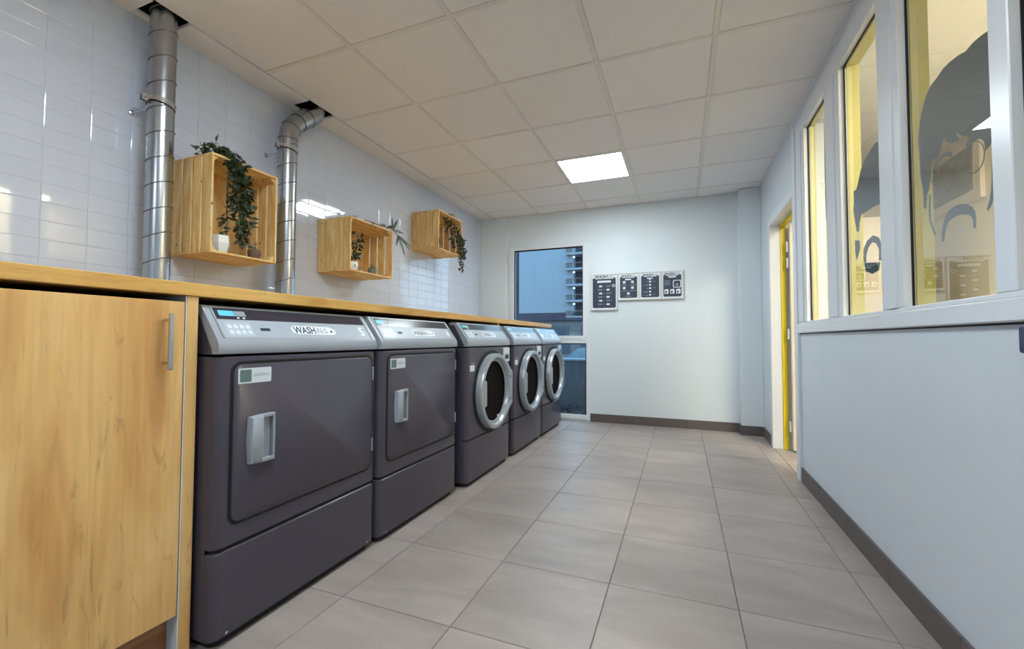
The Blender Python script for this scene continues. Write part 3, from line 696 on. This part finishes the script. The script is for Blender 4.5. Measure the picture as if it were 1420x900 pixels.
def washer(X, Y, W, label, number):
    t, up, O, T = machine_shell('washing_machine', X, Y, W, label, 'washing machine', 'washing machines in the row', number)
    cu, cv, R_ = W/2+.005, .588, .268
    F_ = FX(O) @ Matrix.Translation((cu, cv, 0))
    put('door_seal', lathe([(R_+.022, 0), (R_+.022, .006), (R_-.01, .010)], 48, F_), GAP, t, 40)
    # ring with angled hinge side on the right
    def ringprof(kind):
        pts = []                                     # circle with a straight hinge edge on the right
        for k in range(64):
            a = 2*PI*k/64; d_ = abs(math.degrees(math.atan2(math.sin(a), math.cos(a))))
            f = 1.10/math.cos(math.radians(d_)) if d_ < 22.2 else 1/math.cos(math.radians(d_-54.9)) if d_ < 54.9 else 1
            pts.append((R_*f*math.cos(a), R_*f*math.sin(a)))
        return pts
    outer = ringprof(1); bm = bmesh.new(); n = 64
    levels = [(1.0, .004), (1.0, .044), (.985, .053), (.955, .056), (.900, .056), (.885, .052), (.850, .034), (.835, .012)]
    rings = []
    for li, (f, z) in enumerate(levels):
        ring = []
        for k in range(n):
            a = 2*PI*k/n
            if f >= .9: x, y = outer[k][0]*f, outer[k][1]*f
            else: x, y = R_*f*math.cos(a), R_*f*math.sin(a)
            ring.append(bm.verts.new((x, y, z)))
        rings.append(ring)
    for i in range(len(rings)-1):
        for k in range(n): bm.faces.new((rings[i][k], rings[i][(k+1) % n], rings[i+1][(k+1) % n], rings[i+1][k]))
    bmesh.ops.transform(bm, matrix=F_, verts=bm.verts)
    dr_ = put('washer_door', bm, RING, t, 35)
    dr_['label'] = 'round silver porthole door'
    # bulging smoked glass bowl
    cut = put('cutter', lathe([(R_*.855, -.42), (R_*.855, .05)], 40, F_), GAP, t)
    dgr = bpy.context.evaluated_depsgraph_get()
    for o in [c for c in t.children if c.name.split('.')[0] in ('front_panel', 'chassis')]:
        md = o.modifiers.new('hole', 'BOOLEAN'); md.object = cut; md.operation = 'DIFFERENCE'; md.solver = 'EXACT'
        dgr.update(); me = bpy.data.meshes.new_from_object(o.evaluated_get(dgr)); o.modifiers.clear()
        o.data = me
    bpy.data.objects.remove(cut)
    dm = put('drum', lathe([(R_*.85, .004), (R_*.84, -.05), (R_*.80, -.06), (R_*.78, -.40), (R_*.2, -.415), (.0, -.415)][:5]+[(.001, -.415)], 40, F_), DRUMM, t, 40)
    for q in range(3):
        a = 2*PI*q/3+.5; put('drum_paddle', B((R_*.60, -.02, -.38), (R_*.775, .02, -.10), .012, 2), DRUMM, dm).matrix_local = Matrix.Translation(-org(dm)) @ F_ @ Matrix.Rotation(a, 4, 'Z') @ Matrix.Translation(org(dm))
    put('door_glass', lathe([(R_*.84, .016), (R_*.80, .018), (R_*.73, -.02), (R_*.60, -.07), (R_*.40, -.10), (.002, -.11)], 40, F_), DRUM, dr_, 60)
    put('inner_rim', lathe([(R_*.84, .022), (R_*.835, .030), (R_*.79, .024), (R_*.80, .018)], 40, F_, close=True), SILVD, dr_, 40)
    # pull grip on the left inside of the ring
    gp = [(-R_*.89, -.090), (-R_*.75, -.086), (-R_*.73, -.075), (-R_*.73, .075), (-R_*.75, .086), (-R_*.89, .090)]
    put('door_grip', plate(gp, .034, F_ @ Matrix.Translation((0, 0, .026)), .004), RING, dr_, 40)
    for a in (.35, -.35): put('hinge_screw', lathe([(.010, 0), (.010, .003), (.004, .005)], 12, F_ @ Matrix.Translation((R_*1.02*math.cos(a)*.92, R_*.92*math.sin(a), .058))), CHROME, dr_)
    # payment plate top right, stickers left
    pl = put('payment_plate', plate(rrect(W-.140, .785, W-.022, .892, .004, 3), .008, FX(O), .002), LABEL, t)
    put('payment_slot', prism(rrect(W-.116, .804, W-.044, .838, .005, 3), .001, FX(O, .008)), INK, pl)
    put('payment_slot', prism(rrect(W-.100, .842, W-.056, .848, .002, 2), .001, FX(O, .008)), SILVD, pl)
    put('sticker', prism(rrect(.036, .745, .104, .786, .003, 3), .0007, FX(O)), LABEL, t)
    put('sticker', prism(rrect(.050, .796, .112, .802, .002, 2), .0007, FX(O)), SILVD, t)
    return t
dryer(-1.335, .909, .748, 'plum-grey tumble dryer numbered 5, nearest the viewer beside the cabinet', '5')
dryer(-1.322, 1.672, .742, 'plum-grey tumble dryer, second machine from the cabinet', '4')
washer(-1.287, 2.490, .735, 'front-loading washing machine directly beside the dryers', '')
washer(-1.285, 3.300, .755, 'middle of the three front-loading washing machines', '')
washer(-1.282, 4.078, .725, 'front-loading washing machine farthest away beside the window', '')

# ================================================================== DUCTS
def duct(name, cx, cy, r_, z0, z1, label):
    t = thing(name, (cx, cy, z0), label, 'duct', 'galvanised spiral ducts')
    return t
def spiral(t, cx, cy, r_, z0, z1, pitch, phase=0):
    put('pipe', lathe([(r_, z0), (r_, z1)], 40, Matrix.Translation((cx, cy, 0))), STEEL, t, 60)
    k = z0+pitch*.6
    while k < z1-.02:
        n = 36; pts = [(cx+(r_+.0012)*math.cos(2*PI*q/n+phase), cy+(r_+.0012)*math.sin(2*PI*q/n+phase), k+pitch*.35*math.sin(2*PI*q/n+phase+.6)*.5) for q in range(n)]
        put('seam', tube(pts, .0022, 6, True), STEELD, t, 60); k += pitch
def clamp(t, cx, cy, r_, z, tilt=.0):
    bm = bmesh.new()
    prof = [(r_+.001, -.012), (r_+.004, -.012), (r_+.004, .012), (r_+.001, .012)]
    c = put('clamp', lathe(prof, 36, Matrix.Translation((cx, cy, z)) @ Matrix.Rotation(tilt, 4, 'X'), close=True), CHROME, t, 40)
    put('clamp_rubber', lathe([(r_+.0005, -.017), (r_+.004, -.017), (r_+.004, -.012), (r_+.0005, -.012)], 36, Matrix.Translation((cx, cy, z)) @ Matrix.Rotation(tilt, 4, 'X'), close=True), GAP, c, 40)
    B_ = B((cx-.012, cy-r_-.030, z-.014), (cx-.008, cy-r_+.004, z+.018)); B((cx+.004, cy-r_-.030, z-.014), (cx+.008, cy-r_+.004, z+.018), bm=B_)
    put('clamp_lug', B_, CHROME, c)
    put('clamp_bolt', tube([(cx-.022, cy-r_-.018, z+.002), (cx+.022, cy-r_-.018, z+.002)], .005, 8), CHROME, c)
    put('wall_rod', tube([(XL+.002, cy-r_-.006, z-.045), (cx-.02, cy-r_+.01, z-.035), (cx-.01, cy-r_+.012, z-.01)], .005, 8), CHROME, c)
    put('wall_rosette', lathe([(.015, 0), (.013, .006), (.006, .008)], 14, frame3((XL+.001, cy-r_-.006, z-.045), (0, 1, 0), (0, 0, 1), (1, 0, 0))), CHROME, c)
RD = .0525
d1 = duct('ventilation_duct', -2.305, 1.272, RD, 1.13, 2.6, 'straight galvanised spiral duct rising from worktop through the ceiling')
spiral(d1, -2.305, 1.272, RD, 1.130, ZC+.14, .121)
clamp(d1, -2.305, 1.272, RD, 2.075, -.18)
d2 = duct('ventilation_duct', -2.310, 1.985, .061, 1.13, 2.6, 'galvanised spiral duct with a bent elbow under the ceiling')
spiral(d2, -2.310, 1.985, .055, 1.130, 2.215, .121, .5)
clamp(d2, -2.310, 1.985, .055, 2.155, -.12)
# elbow: vertical, turned towards the back, then slanting up into the ceiling opening
ez = 2.215; path = [Vector((-2.310, 1.985, ez))]
ang = 0; p = Vector(path[0])
for k in range(12):
    ang += math.radians(46)/12; p = p+Vector((0, math.sin(ang), math.cos(ang)))*.0125; path.append(p.copy())
mid = p+Vector((0, math.sin(ang), math.cos(ang)))*.03
e1 = put('elbow', tube(path+[mid], [.055]*len(path)+[.056], 36), STEEL, d2, 60)
top = mid+Vector((.008, .125, .118)); top2 = top+Vector((.0, .05, .12))
put('slanted_pipe', tube([mid-(top-mid)*.05, top], [.0605, .0605], 36), STEEL, d2, 60)
put('upper_pipe', tube([top-Vector((0, .02, .02)), top2], .057, 36), STEEL, d2, 60)
def ringseam(c, axis, r_, par):
    axis = axis.normalized(); a = axis.cross(Vector((1, 0, 0))).normalized(); b = axis.cross(a); n = 32
    put('seam', tube([c+(a*math.cos(2*PI*q/n)+b*math.sin(2*PI*q/n))*r_ for q in range(n)], .003, 6, True), STEELD, par, 60)
ringseam(path[0], Vector((0, 0, 1)), .0555, d2); ringseam(path[7], path[8]-path[6], .0558, d2); ringseam(mid-(mid-path[-1])*.3, mid-path[-1], .058, d2); ringseam(mid+(top-mid)*.45, top-mid, .062, d2)

# ================================================================== CRATES
def crate(y0, y1, z0, z1, label, upright):
    xw, xf = XL+.002, XL+.300
    t = thing('wooden_crate', ((xw+xf)/2, (y0+y1)/2, z0), label, 'crate', 'wooden crates hung on the tiled wall')
    th = .011; n = 4; gap = .012; bw = (xf-xw-th-gap*(n-1))/n
    def slat(lo, hi, M):
        o = box('slat', lo, hi, M, t, .0015, at=[(a+b)/2 for a, b in zip(lo, hi)])
        o.rotation_euler = (random.gauss(0, .0025), random.gauss(0, .0025), random.gauss(0, .0025))
    for k in range(n):
        a = xw+th+k*(bw+gap); b = a+bw
        for y in (y0, y1-th): slat((a, y, z0+th), (b, y+th, z1-th), PINEZ)
        for z in (z0, z1-th): slat((a, y0, z), (b, y1, z+th), PINEY)
    if upright:
        m_ = 4; w_ = (y1-y0-gap*(m_-1))/m_
        for k in range(m_): slat((xw, y0+k*(w_+gap), z0), (xw+th, y0+k*(w_+gap)+w_, z1), PINEZ)
    else:
        m_ = 4; w_ = (z1-z0-gap*(m_-1))/m_
        for k in range(m_): slat((xw, y0, z0+k*(w_+gap)), (xw+th, y1, z0+k*(w_+gap)+w_), PINEY)
    c = .03; q = th
    for sy, y in ((1, y0+q), (-1, y1-q)):
        for sz, z in ((1, z0+q), (-1, z1-q)):
            M_ = frame3((xw+th, y, z), (0, 1, 0), (0, 0, 1), (1, 0, 0))
            put('corner_block', prism([(0, 0), (sy*c, 0), (0, sz*c)], xf-xw-th-.012, M_), PINEY, t)
    return t
crate(1.397, 1.765, 1.380, 1.872, 'upright pine crate nearest the viewer, hung between the two ducts', True)
crate(2.345, 2.815, 1.432, 1.812, 'middle pine crate, lying wide, with a white pot inside', False)
crate(3.505, 3.970, 1.812, 2.186, 'smallest-looking pine crate hung highest, nearest the back wall', False)

# ================================================================== PLANTS
def leaf(bm, p, d, n, L_, W_):
    """Pointed leaf: base p, direction d, up n."""
    d = d.normalized(); s = d.cross(n)
    s = s.normalized() if s.length > 1e-4 else d.cross(Vector((1, .1, 0))).normalized()
    n = s.cross(d)
    v = [bm.verts.new(p), bm.verts.new(p+d*L_*.45+s*W_/2+n*W_*.15), bm.verts.new(p+d*L_-n*L_*.12), bm.verts.new(p+d*L_*.45-s*W_/2+n*W_*.15), bm.verts.new(p+d*L_*.5)]
    bm.faces.new((v[0], v[1], v[4])); bm.faces.new((v[1], v[2], v[4])); bm.faces.new((v[2], v[3], v[4])); bm.faces.new((v[3], v[0], v[4]))
def rv(): return Vector((random.gauss(0, 1), random.gauss(0, 1), random.gauss(0, 1))).normalized()
def foliage(paths, dens, spread, L_, W_, down=.3):
    bm = bmesh.new()
    for P in paths:
        P = [Vector(p) for p in P]
        for a, b in zip(P[:-1], P[1:]):
            n = max(1, int((b-a).length*dens))
            for k in range(n):
                p = a.lerp(b, random.random())+rv()*spread*random.random()
                s = random.uniform(.65, 1.25)
                leaf(bm, p, rv()+Vector((.35, 0, -down)), rv(), L_*s, W_*s)
    return bm
def stems(paths, r_):
    bm = bmesh.new()
    for P in paths: tube(P, r_, 5, bm=bm)
    return bm
def plant(name, base, label, paths, dens, spread, L_, W_, M, down=.3, group=None):
    t = thing(name, base, label, 'plant', group)
    f = put('foliage', foliage(paths, dens, spread, L_, W_, down), M, t); f['kind'] = 'stuff'
    put('stem', stems(paths, .0018), STEM, t)
    return t
xf1 = XL+.30
# trailing plant over the first crate
z1 = 1.874
ph = [[(xf1-.16, 1.47, z1+.025), (xf1-.08, 1.46, z1+.03), (xf1-.02, 1.49, z1+.02), (xf1+.015, 1.50, z1-.05), (xf1+.015, 1.50, z1-.2), (xf1+.005, 1.49, z1-.27)],
      [(xf1-.12, 1.41, z1+.02), (xf1-.05, 1.42, z1+.035), (xf1-.02, 1.47, z1+.025), (xf1+.02, 1.52, z1-.03), (xf1+.022, 1.53, z1-.18), (xf1+.015, 1.53, z1-.30), (xf1+.01, 1.55, z1-.43)],
      [(xf1-.05, 1.50, z1+.02), (xf1+.0, 1.53, z1+.01), (xf1+.02, 1.55, z1-.08), (xf1+.02, 1.56, z1-.22), (xf1+.01, 1.575, z1-.33), (xf1+.0, 1.57, z1-.36)]]
plant('trailing_plant', (xf1-.1, 1.47, z1), 'dark green trailing plant spilling over the front of the upright crate', ph, 620, .034, .036, .017, LEAF)
def square_pot(name, c, w, h, M, label, top=1.0, base=.8, cat='pot', seg=6):
    t = lathe([(w*.5*base, 0), (w*.54, h*.55), (w*.5*top, h), (w*.5*top-.006, h), (w*.5*top-.008, h*.85), (.001, h*.85)], seg, Matrix.Translation(c) @ Matrix.Rotation(.3, 4, 'Z'))
    return tag(put(name, t, M, at=c), label, cat)
zb1 = 1.380+.0125; zb2 = 1.432+.0125; zb3 = 1.812+.0125
square_pot('plant_pot', (-2.17, 1.478, zb1), .085, .085, POTW, 'white faceted pot inside the upright crate')
b0 = Vector((-2.17, 1.478, zb1+.073))
plant('potted_plant', b0, 'thin-stemmed plant in the white faceted pot', [[b0, b0+Vector((0, .004, .06)), b0+Vector((.006, .0, .11)), b0+Vector((.01, -.02, .10))], [b0+Vector((0, .004, .06)), b0+Vector((.0, .03, .12))], [b0+Vector((0, .004, .06)), b0+Vector((.02, -.03, .085))]], 90, .012, .04, .016, LEAF)
square_pot('plant_pot', (-2.17, 1.665, zb1), .062, .048, POTB, 'small brown round pot inside the upright crate', seg=14, base=.85)
b1 = Vector((-2.17, 1.665, zb1+.040)); plant('potted_plant', b1, 'tiny sprig in the small brown pot of the upright crate', [[b1, b1+Vector((0, 0, .05))], [b1, b1+Vector((0, .015, .035))]], 160, .008, .018, .008, LEAFO, -.6)
# middle crate
square_pot('plant_pot', (-2.20, 2.455, zb2), .075, .068, POTW, 'white pot inside the middle crate', seg=4, base=.9)
b2 = Vector((-2.20, 2.455, zb2+.056))
plant('potted_plant', b2, 'bushy dark plant in the white pot of the middle crate', [[b2, b2+Vector((0, 0, .11)), b2+Vector((.0, -.02, .22))], [b2, b2+Vector((0, .03, .10)), b2+Vector((0, .07, .20))], [b2, b2+Vector((.03, -.02, .10)), b2+Vector((.05, .0, .18))]], 140, .022, .045, .022, LEAF, -.2)
square_pot('plant_pot', (-2.19, 2.655, zb2), .062, .05, POTG, 'small grey-brown pot inside the middle crate', seg=14, base=.85)
b3 = Vector((-2.19, 2.655, zb2+.042)); plant('potted_plant', b3, 'short succulent in the small grey pot of the middle crate', [[b3, b3+Vector((0, 0, .02))], [b3+Vector((0, -.015, 0)), b3+Vector((0, -.02, .018))], [b3+Vector((0, .015, 0)), b3+Vector((0, .02, .016))]], 500, .010, .02, .010, LEAFO, -.8)
# long-leaved garland over the middle crate: each long leaf is a part
zt = 1.814
gar = thing('trailing_plant', (-2.2, 2.7, zt), 'garland with long pointed leaves lying over the middle crate', 'plant')
X2 = XL+.29
gp = [Vector((X2, 2.50, zt+.008)), Vector((X2+.004, 2.58, zt+.010)), Vector((X2, 2.66, zt+.008)), Vector((X2+.006, 2.74, zt+.012)), Vector((X2+.02, 2.80, zt+.005)), Vector((X2+.035, 2.85, zt-.03)), Vector((X2+.035, 2.88, zt-.06))]
put('stem', tube(gp, .004, 6), STEM, gar)
def long_leaf(p, d, L_, W_):
    bm = bmesh.new(); d = d.normalized(); s = d.cross(Vector((.85, 0, .3))).normalized(); n = s.cross(d); rows = []
    for k in range(6):
        f = k/5; w_ = W_*math.sin(PI*min(.98, .12+f*.88))**.8 if k < 5 else .0006
        c = p+d*L_*f-Vector((0, 0, 1))*L_*.10*f*f
        rows.append([bm.verts.new(c-s*w_/2), bm.verts.new(c-n*.003), bm.verts.new(c+s*w_/2)])
    for a, b in zip(rows[:-1], rows[1:]):
        for q in range(2): bm.faces.new((a[q], a[q+1], b[q+1], b[q]))
    o = put('leaf', bm, LEAFB, gar)
    sm = o.modifiers.new('thick', 'SOLIDIFY'); sm.thickness = .0012
    return o
for (ix, dy, dz, L_) in [(4, -.25, 1, .085), (4, .5, 1.0, .10), (4, 1, .05, .10), (5, 1, -.35, .13), (5, 1, -.6, .12), (5, .35, -1, .11), (6, .3, -1, .10), (6, .05, -1, .09), (3, 1, .35, .08), (3, .3, -.8, .05), (2, .9, .3, .06), (1, -.6, -.8, .035), (1, .5, -.8, .035), (5, -.3, -1, .07)]:
    long_leaf(gp[ix], Vector((random.uniform(.0, .3), dy, dz)), L_*1.2, .024)
b4 = Vector((X2-.03, 2.39, zt)); plant('plant_sprig', b4, 'tiny dark sprig on the top front corner of the middle crate', [[b4, b4+Vector((.03, .0, .015))], [b4+Vector((0, .02, 0)), b4+Vector((.02, .035, .018))]], 160, .008, .018, .009, LEAF)
# far crate
zt3 = 2.188; X3 = XL+.30
plant('trailing_plant', (X3-.1, 3.8, zt3), 'dense vine hanging out of the far crate below its edge', [
    [(X3-.05, 3.70, zt3-.03), (X3-.03, 3.74, zt3-.12), (X3-.01, 3.78, zt3-.24), (X3+.0, 3.80, zt3-.30)],
    [(X3-.04, 3.78, zt3-.03), (X3-.0, 3.82, zt3-.10), (X3+.015, 3.86, zt3-.22), (X3+.02, 3.91, zt3-.34), (X3+.02, 3.915, zt3-.46), (X3+.02, 3.91, zt3-.53)],
    [(X3-.02, 3.88, zt3-.14), (X3+.02, 3.93, zt3-.22), (X3+.02, 3.96, zt3-.33), (X3+.02, 3.93, zt3-.40)]], 330, .036, .040, .020, LEAF)
b5 = Vector((X3-.02, 3.70, zt3)); plant('plant_sprig', b5, 'tiny dark sprig on top of the far crate', [[b5, b5+Vector((.02, .04, .012))], [b5+Vector((0, .06, 0)), b5+Vector((.02, .10, .010))]], 160, .008, .022, .010, LEAF)
square_pot('plant_pot', (-2.2, 3.60, zb3), .07, .05, POTB, 'small brown pot inside the far crate', seg=14, base=.85)
b6 = Vector((-2.2, 3.60, zb3+.042)); plant('potted_plant', b6, 'low reddish-dark plant in the small pot of the far crate', [[b6, b6+Vector((.0, .0, .07))], [b6, b6+Vector((.0, .04, .05))], [b6, b6+Vector((.0, -.03, .05))]], 200, .014, .035, .013, LEAF, -.3)

# ================================================================== POSTERS
def poster(x0, x1, z0, z1, label, kind):
    t = thing('wall_poster', ((x0+x1)/2, YB, (z0+z1)/2), label, 'poster', 'instruction posters on the back wall')
    yf = YB-.022
    F_ = lambda n=0: frame3((0, yf-n, 0), (1, 0, 0), (0, 0, 1), (0, -1, 0))
    box('backing', (x0+.004, yf+.004, z0+.004), (x1-.004, YB-.001, z1-.004), FRAME, t)
    b = .012
    for lo, hi in (((x0, z0), (x0+b, z1)), ((x1-b, z0), (x1, z1)), ((x0+b, z0), (x1-b, z0+b)), ((x0+b, z1-b), (x1-b, z1))):
        box('frame_bar', (lo[0], yf-.006, lo[1]), (hi[0], YB-.001, hi[1]), FRAME, t, .002)
    w_, h_ = x1-x0, z1-z0
    put('border', prism([(x0+b, z0+b), (x1-b, z0+b), (x1-b, z1-b), (x0+b, z1-b)], .001, F_(-.004)), LINK, t)
    sx0, sx1, sz0, sz1 = x0+.021, x1-.021, z0+.026, z1-.044
    sh = put('print_panel', prism(rrect(sx0, sz0, sx1, sz1, .014, 4), .0008, F_(-.003)), POST, t)
    cx = (x0+x1)/2; U = lambda fx, fz: (sx0+(sx1-sx0)*fx, sz0+(sz1-sz0)*fz)
    put('heading_backing', prism([(sx0+.03, sz1-.012), (sx1-.03, sz1-.012), (sx1-.018, sz1+.012), (sx1-.035, sz1+.03), (sx0+.035, sz1+.03), (sx0+.018, sz1+.012)], .0008, F_(-.0022)), LINK, t)
    hs = .052*w_/.31
    put('heading', text('WASH', hs, F_(-.0013) @ Matrix.Translation((cx-.35*w_, sz1-.006, 0)), .1, .0012, sx=.95), INK, t)
    put('heading', text('iNG', hs*.92, F_(-.0013) @ Matrix.Translation((cx+.07*w_, sz1-.006, 0)), .1, 0, sx=.95), mat('grey_ink', (0, 0, 0, 1)), t)
    def pill(fx0, fz0, fx1, fz1, r=.006, M=LINK):
        a, c_ = U(fx0, fz0), U(fx1, fz1); put('print_block', prism(rrect(a[0], a[1], c_[0], c_[1], min(r, (c_[1]-a[1])*.49, (c_[0]-a[0])*.49), 3), .0006, F_(-.0021)), M, sh)
    def dot(fx, fz, r, M=LINK, d=.0):
        a = U(fx, fz); put('print_icon', prism([(a[0]+r*math.cos(k), a[1]+r*math.sin(k)) for k in [2*PI*q/14 for q in range(14)]], .0006+d, F_(-.0021)), M, sh)
    G = mat('grey_print_line', lin(132, 142, 158), .5)
    def line(fx0, fx1, fz, h=.006): pill(fx0, fz, fx1, fz+h/(sz1-sz0), .002, G)
    if kind == 0:
        pill(.20, .84, .80, .91, .008)
        for k, fz in enumerate((.72, .60, .48, .36, .24, .12)):
            l = k % 2 == 0
            pill(.28 if l else .60, fz-.025, .42 if l else .74, fz+.03, .006)
            line(.60 if l else .22, .84 if l else .44, fz+.01); line(.60 if l else .24, .76 if l else .42, fz-.02); dot(.51, fz, .004, G)
        dot(.91, .73, .017); dot(.91, .73, .010, POST, .0004)
    elif kind == 1:
        pill(.30, .84, .66, .90, .006)
        for fx, fz in ((.25, .74), (.73, .75), (.25, .47), (.73, .48), (.49, .21)):
            dot(fx, fz, .016); dot(fx, fz, .006, G, .0004); line(fx-.18, fx+.18, fz-.15)
    elif kind == 2:
        pill(.32, .85, .66, .90, .006); dot(.49, .84, .010)
        for k, fz in enumerate((.72, .57, .42, .26, .11)):
            dot(.50, fz, .011); dot(.37, fz, .004, LINK)
            line(.63, .80, fz) if k % 2 == 0 else line(.14, .36, fz-.02); line(.10, .34, fz-.03, .004) if k > 2 else None
    else:
        pill(.28, .86, .72, .92, .007)
        for q in range(4): line(.06, .40-.04*(q % 2), .70-.06*q)
        a = U(.76, .57); r_ = .042
        o_ = rrect(a[0]-r_, a[1]-r_, a[0]+r_, a[1]+r_, .014, 4); put('print_icon', prism(o_, .0006, F_(-.0021)), LINK, sh)
        r_ = .034; put('print_icon', prism(rrect(a[0]-r_, a[1]-r_, a[0]+r_, a[1]+r_, .012, 4), .0010, F_(-.0021)), POST, sh)
        dot(.76, .53, .016, G, .0010)
        for fx in (.17, .50, .83):
            a = U(fx, .24); r_ = .022; put('print_icon', prism(rrect(a[0]-r_, a[1]-r_*1.2, a[0]+r_, a[1]+r_, .006, 3), .0006, F_(-.0021)), LINK, sh); dot(fx-.03, .21, .011, POST, .0004); dot(fx+.05, .30, .012, LINK, .0006)
    return t
poster(-.985, -.678, 1.296, 1.716, 'large portrait poster of paired icons, leftmost and lowest of the four', 0)
poster(-.672, -.440, 1.404, 1.716, 'small poster of five round icons next to the large poster', 1)
poster(-.438, -.205, 1.404, 1.717, 'small poster with a vertical line of five white dots', 2)
poster(-.203, .025, 1.404, 1.718, 'small poster with a square and three boxes, farthest right', 3)

# ================================================================== OUTSIDE THE BACK WINDOW
EXTW = mat('pale_render', lin(134, 143, 150), .8, var=.03, nscale=(.3, .3, .3))
EXTD = mat('dark_brickwork', lin(58, 52, 65), .8, var=.12, nscale=(1, 1, 3))
EXTG = mat('grey_render', lin(97, 95, 96), .8, var=.08)
ASPH = mat('asphalt', lin(52, 53, 57), .9, var=.15, nscale=(.6, .6, .6), bump=.3)
GRAV = mat('gravel', lin(48, 46, 48), .9, var=.5, nscale=(30, 30, 30), rnd=.2)
tag(box('ground_outside', (-80, YB+.25, -.25), (60, 140, -.03), ASPH), 'grey ground outside the window', None, None, 'structure')
# gravel bed
gb = bmesh.new()
for k in range(900):
    x = random.uniform(-2.6, -.7); y = random.uniform(YB+.27, 6.10); s = random.uniform(.015, .04)
    t_ = bmesh.new(); bmesh.ops.create_icosphere(t_, subdivisions=1, radius=s)
    for v in t_.verts: v.co = v.co*random.uniform(.75, 1.15)+Vector((x, y, -.02+s*.4))
    join(gb, t_)
tag(put('gravel_bed', gb, GRAV, at=(-1.6, 5.7, -.03)), 'dark gravel strip outside under the window', 'gravel', None, 'stuff')
gw = thing('garden_wall', (-1.5, 6.2, -.03), 'low grey rendered wall outside the lower window pane', 'wall')
box('wall_body', (-6, 6.16, -.03), (2, 6.34, .645), EXTG, gw); box('coping', (-6, 6.13, .645), (2, 6.37, .675), EXTW, gw, .004)
# parked car beyond the wall
cr = thing('parked_car', (-1.7, 9.6, -.03), 'pale blue parked car half hidden by the low wall outside', 'car')
CP = mat('pale_blue_car_paint', lin(112, 138, 148), .25, var=.02, coat=.5); CG = mat('car_glass', lin(60, 76, 92), .08, var=.05)
c0 = onY(789, 500, 9.2).x
Mx = frame3((c0, 10.6, -.03), (1, 0, 0), (0, 0, 1), (0, -1, 0))
put('car_body', prism([(0, .25), (0, .60), (.24, .80), (1.0, .86), (3.7, .86), (3.98, .74), (4.02, .25)], 1.6, Mx), CP, cr)
put('car_cabin', prism([(.80, .84), (1.45, 1.32), (1.7, 1.38), (3.0, 1.38), (3.6, .86)], 1.4, Mx @ Matrix.Translation((0, 0, .1))), CP, cr)
put('side_window', prism([(1.05, .90), (1.55, 1.28), (2.2, 1.31), (2.2, .90)], .01, Mx @ Matrix.Translation((0, 0, 1.5))), CG, cr)
put('side_window', prism([(2.28, .90), (2.28, 1.31), (2.95, 1.30), (3.3, .90)], .01, Mx @ Matrix.Translation((0, 0, 1.5))), CG, cr)
for x in (.8, 3.2):
    for z in (.02, 1.43): put('wheel', lathe([(.12, 0), (.30, 0), (.31, .02), (.31, .16), (.30, .18), (.12, .18)], 24, Mx @ Matrix.Translation((x, .31, z-.01))), GAP, cr)
# long low garage block and hedge
gp_ = thing('garage_block', (-10, 30, -.03), 'long low blue-grey garage block outside', 'building')
zt_ = onY(760, 441, 30).z
box('wall_body', (-30, 30, -.03), (12, 34, zt_-.2), EXTG, gp_); box('roof_edge', (-30.2, 29.8, zt_-.2), (12.2, 34.2, zt_), EXTD, gp_)
for k in range(12): box('garage_door', (-29+k*3.2, 29.96, -.03), (-26.6+k*3.2, 30, zt_-.6), mat('garage_door_paint', lin(66, 70, 78), .7, var=.05), gp_)
ap = thing('apartment_building', (-20, 72, -.03), 'pale apartment block with lit balconies outside the window', 'building')
Yb = 70.0
a = onY(720, 338, Yb); b = onY(787, 433, Yb); c = onY(813, 350, Yb)
xa, xb, xc, xw0 = a.x, onY(787, 400, Yb).x, onY(812, 400, Yb).x, onY(712.5, 400, Yb).x
ztop = a.z
box('gable_wall', (xa, Yb, -.03), (xb+1.1, Yb+10, ztop), EXTW, ap)
box('side_wing', (xa-6, Yb+2, -.03), (xa, Yb+10, ztop-.2), EXTD, ap)
box('recess_wall', (xb+1.1, Yb+1.4, -.03), (xb+9, Yb+10, ztop), EXTD, ap)
box('ground_floor_band', (xa, Yb-.3, -.03), (xb+1.3, Yb, onY(760, 434, Yb).z), EXTD, ap)
LAMP = mat('balcony_lamp', (1, 1, 1, 1), .5, emit=(.9, .97, 1, 1), estr=1.5)
for py_ in (353, 374, 396, 418, 440):
    z = onY(800, py_, Yb).z
    s = box('balcony_slab', (xb, Yb-1.2, z-.16), (xb+9, Yb+1.4, z+.16), EXTW, ap)
    box('balcony_rail', (xb, Yb-1.2, z+.95), (xb+9, Yb-1.1, z+1.05), EXTG, s); box('balcony_glass', (xb, Yb-1.16, z+.16), (xb+1.1, Yb-1.12, z+.95), EXTG, s)
    put('balcony_lamp', lathe([(.02, 0), (.15, .04), (.17, .15), (.10, .22)], 12, Matrix.Translation((xb+1.15, Yb-.2, z-.55))), LAMP, s)
for z in (5.0, 9.0, 12.5): box('wing_lamp', (xa-.55, Yb+1.85, z), (xa-.2, Yb+2, z+.3), LAMP, ap)
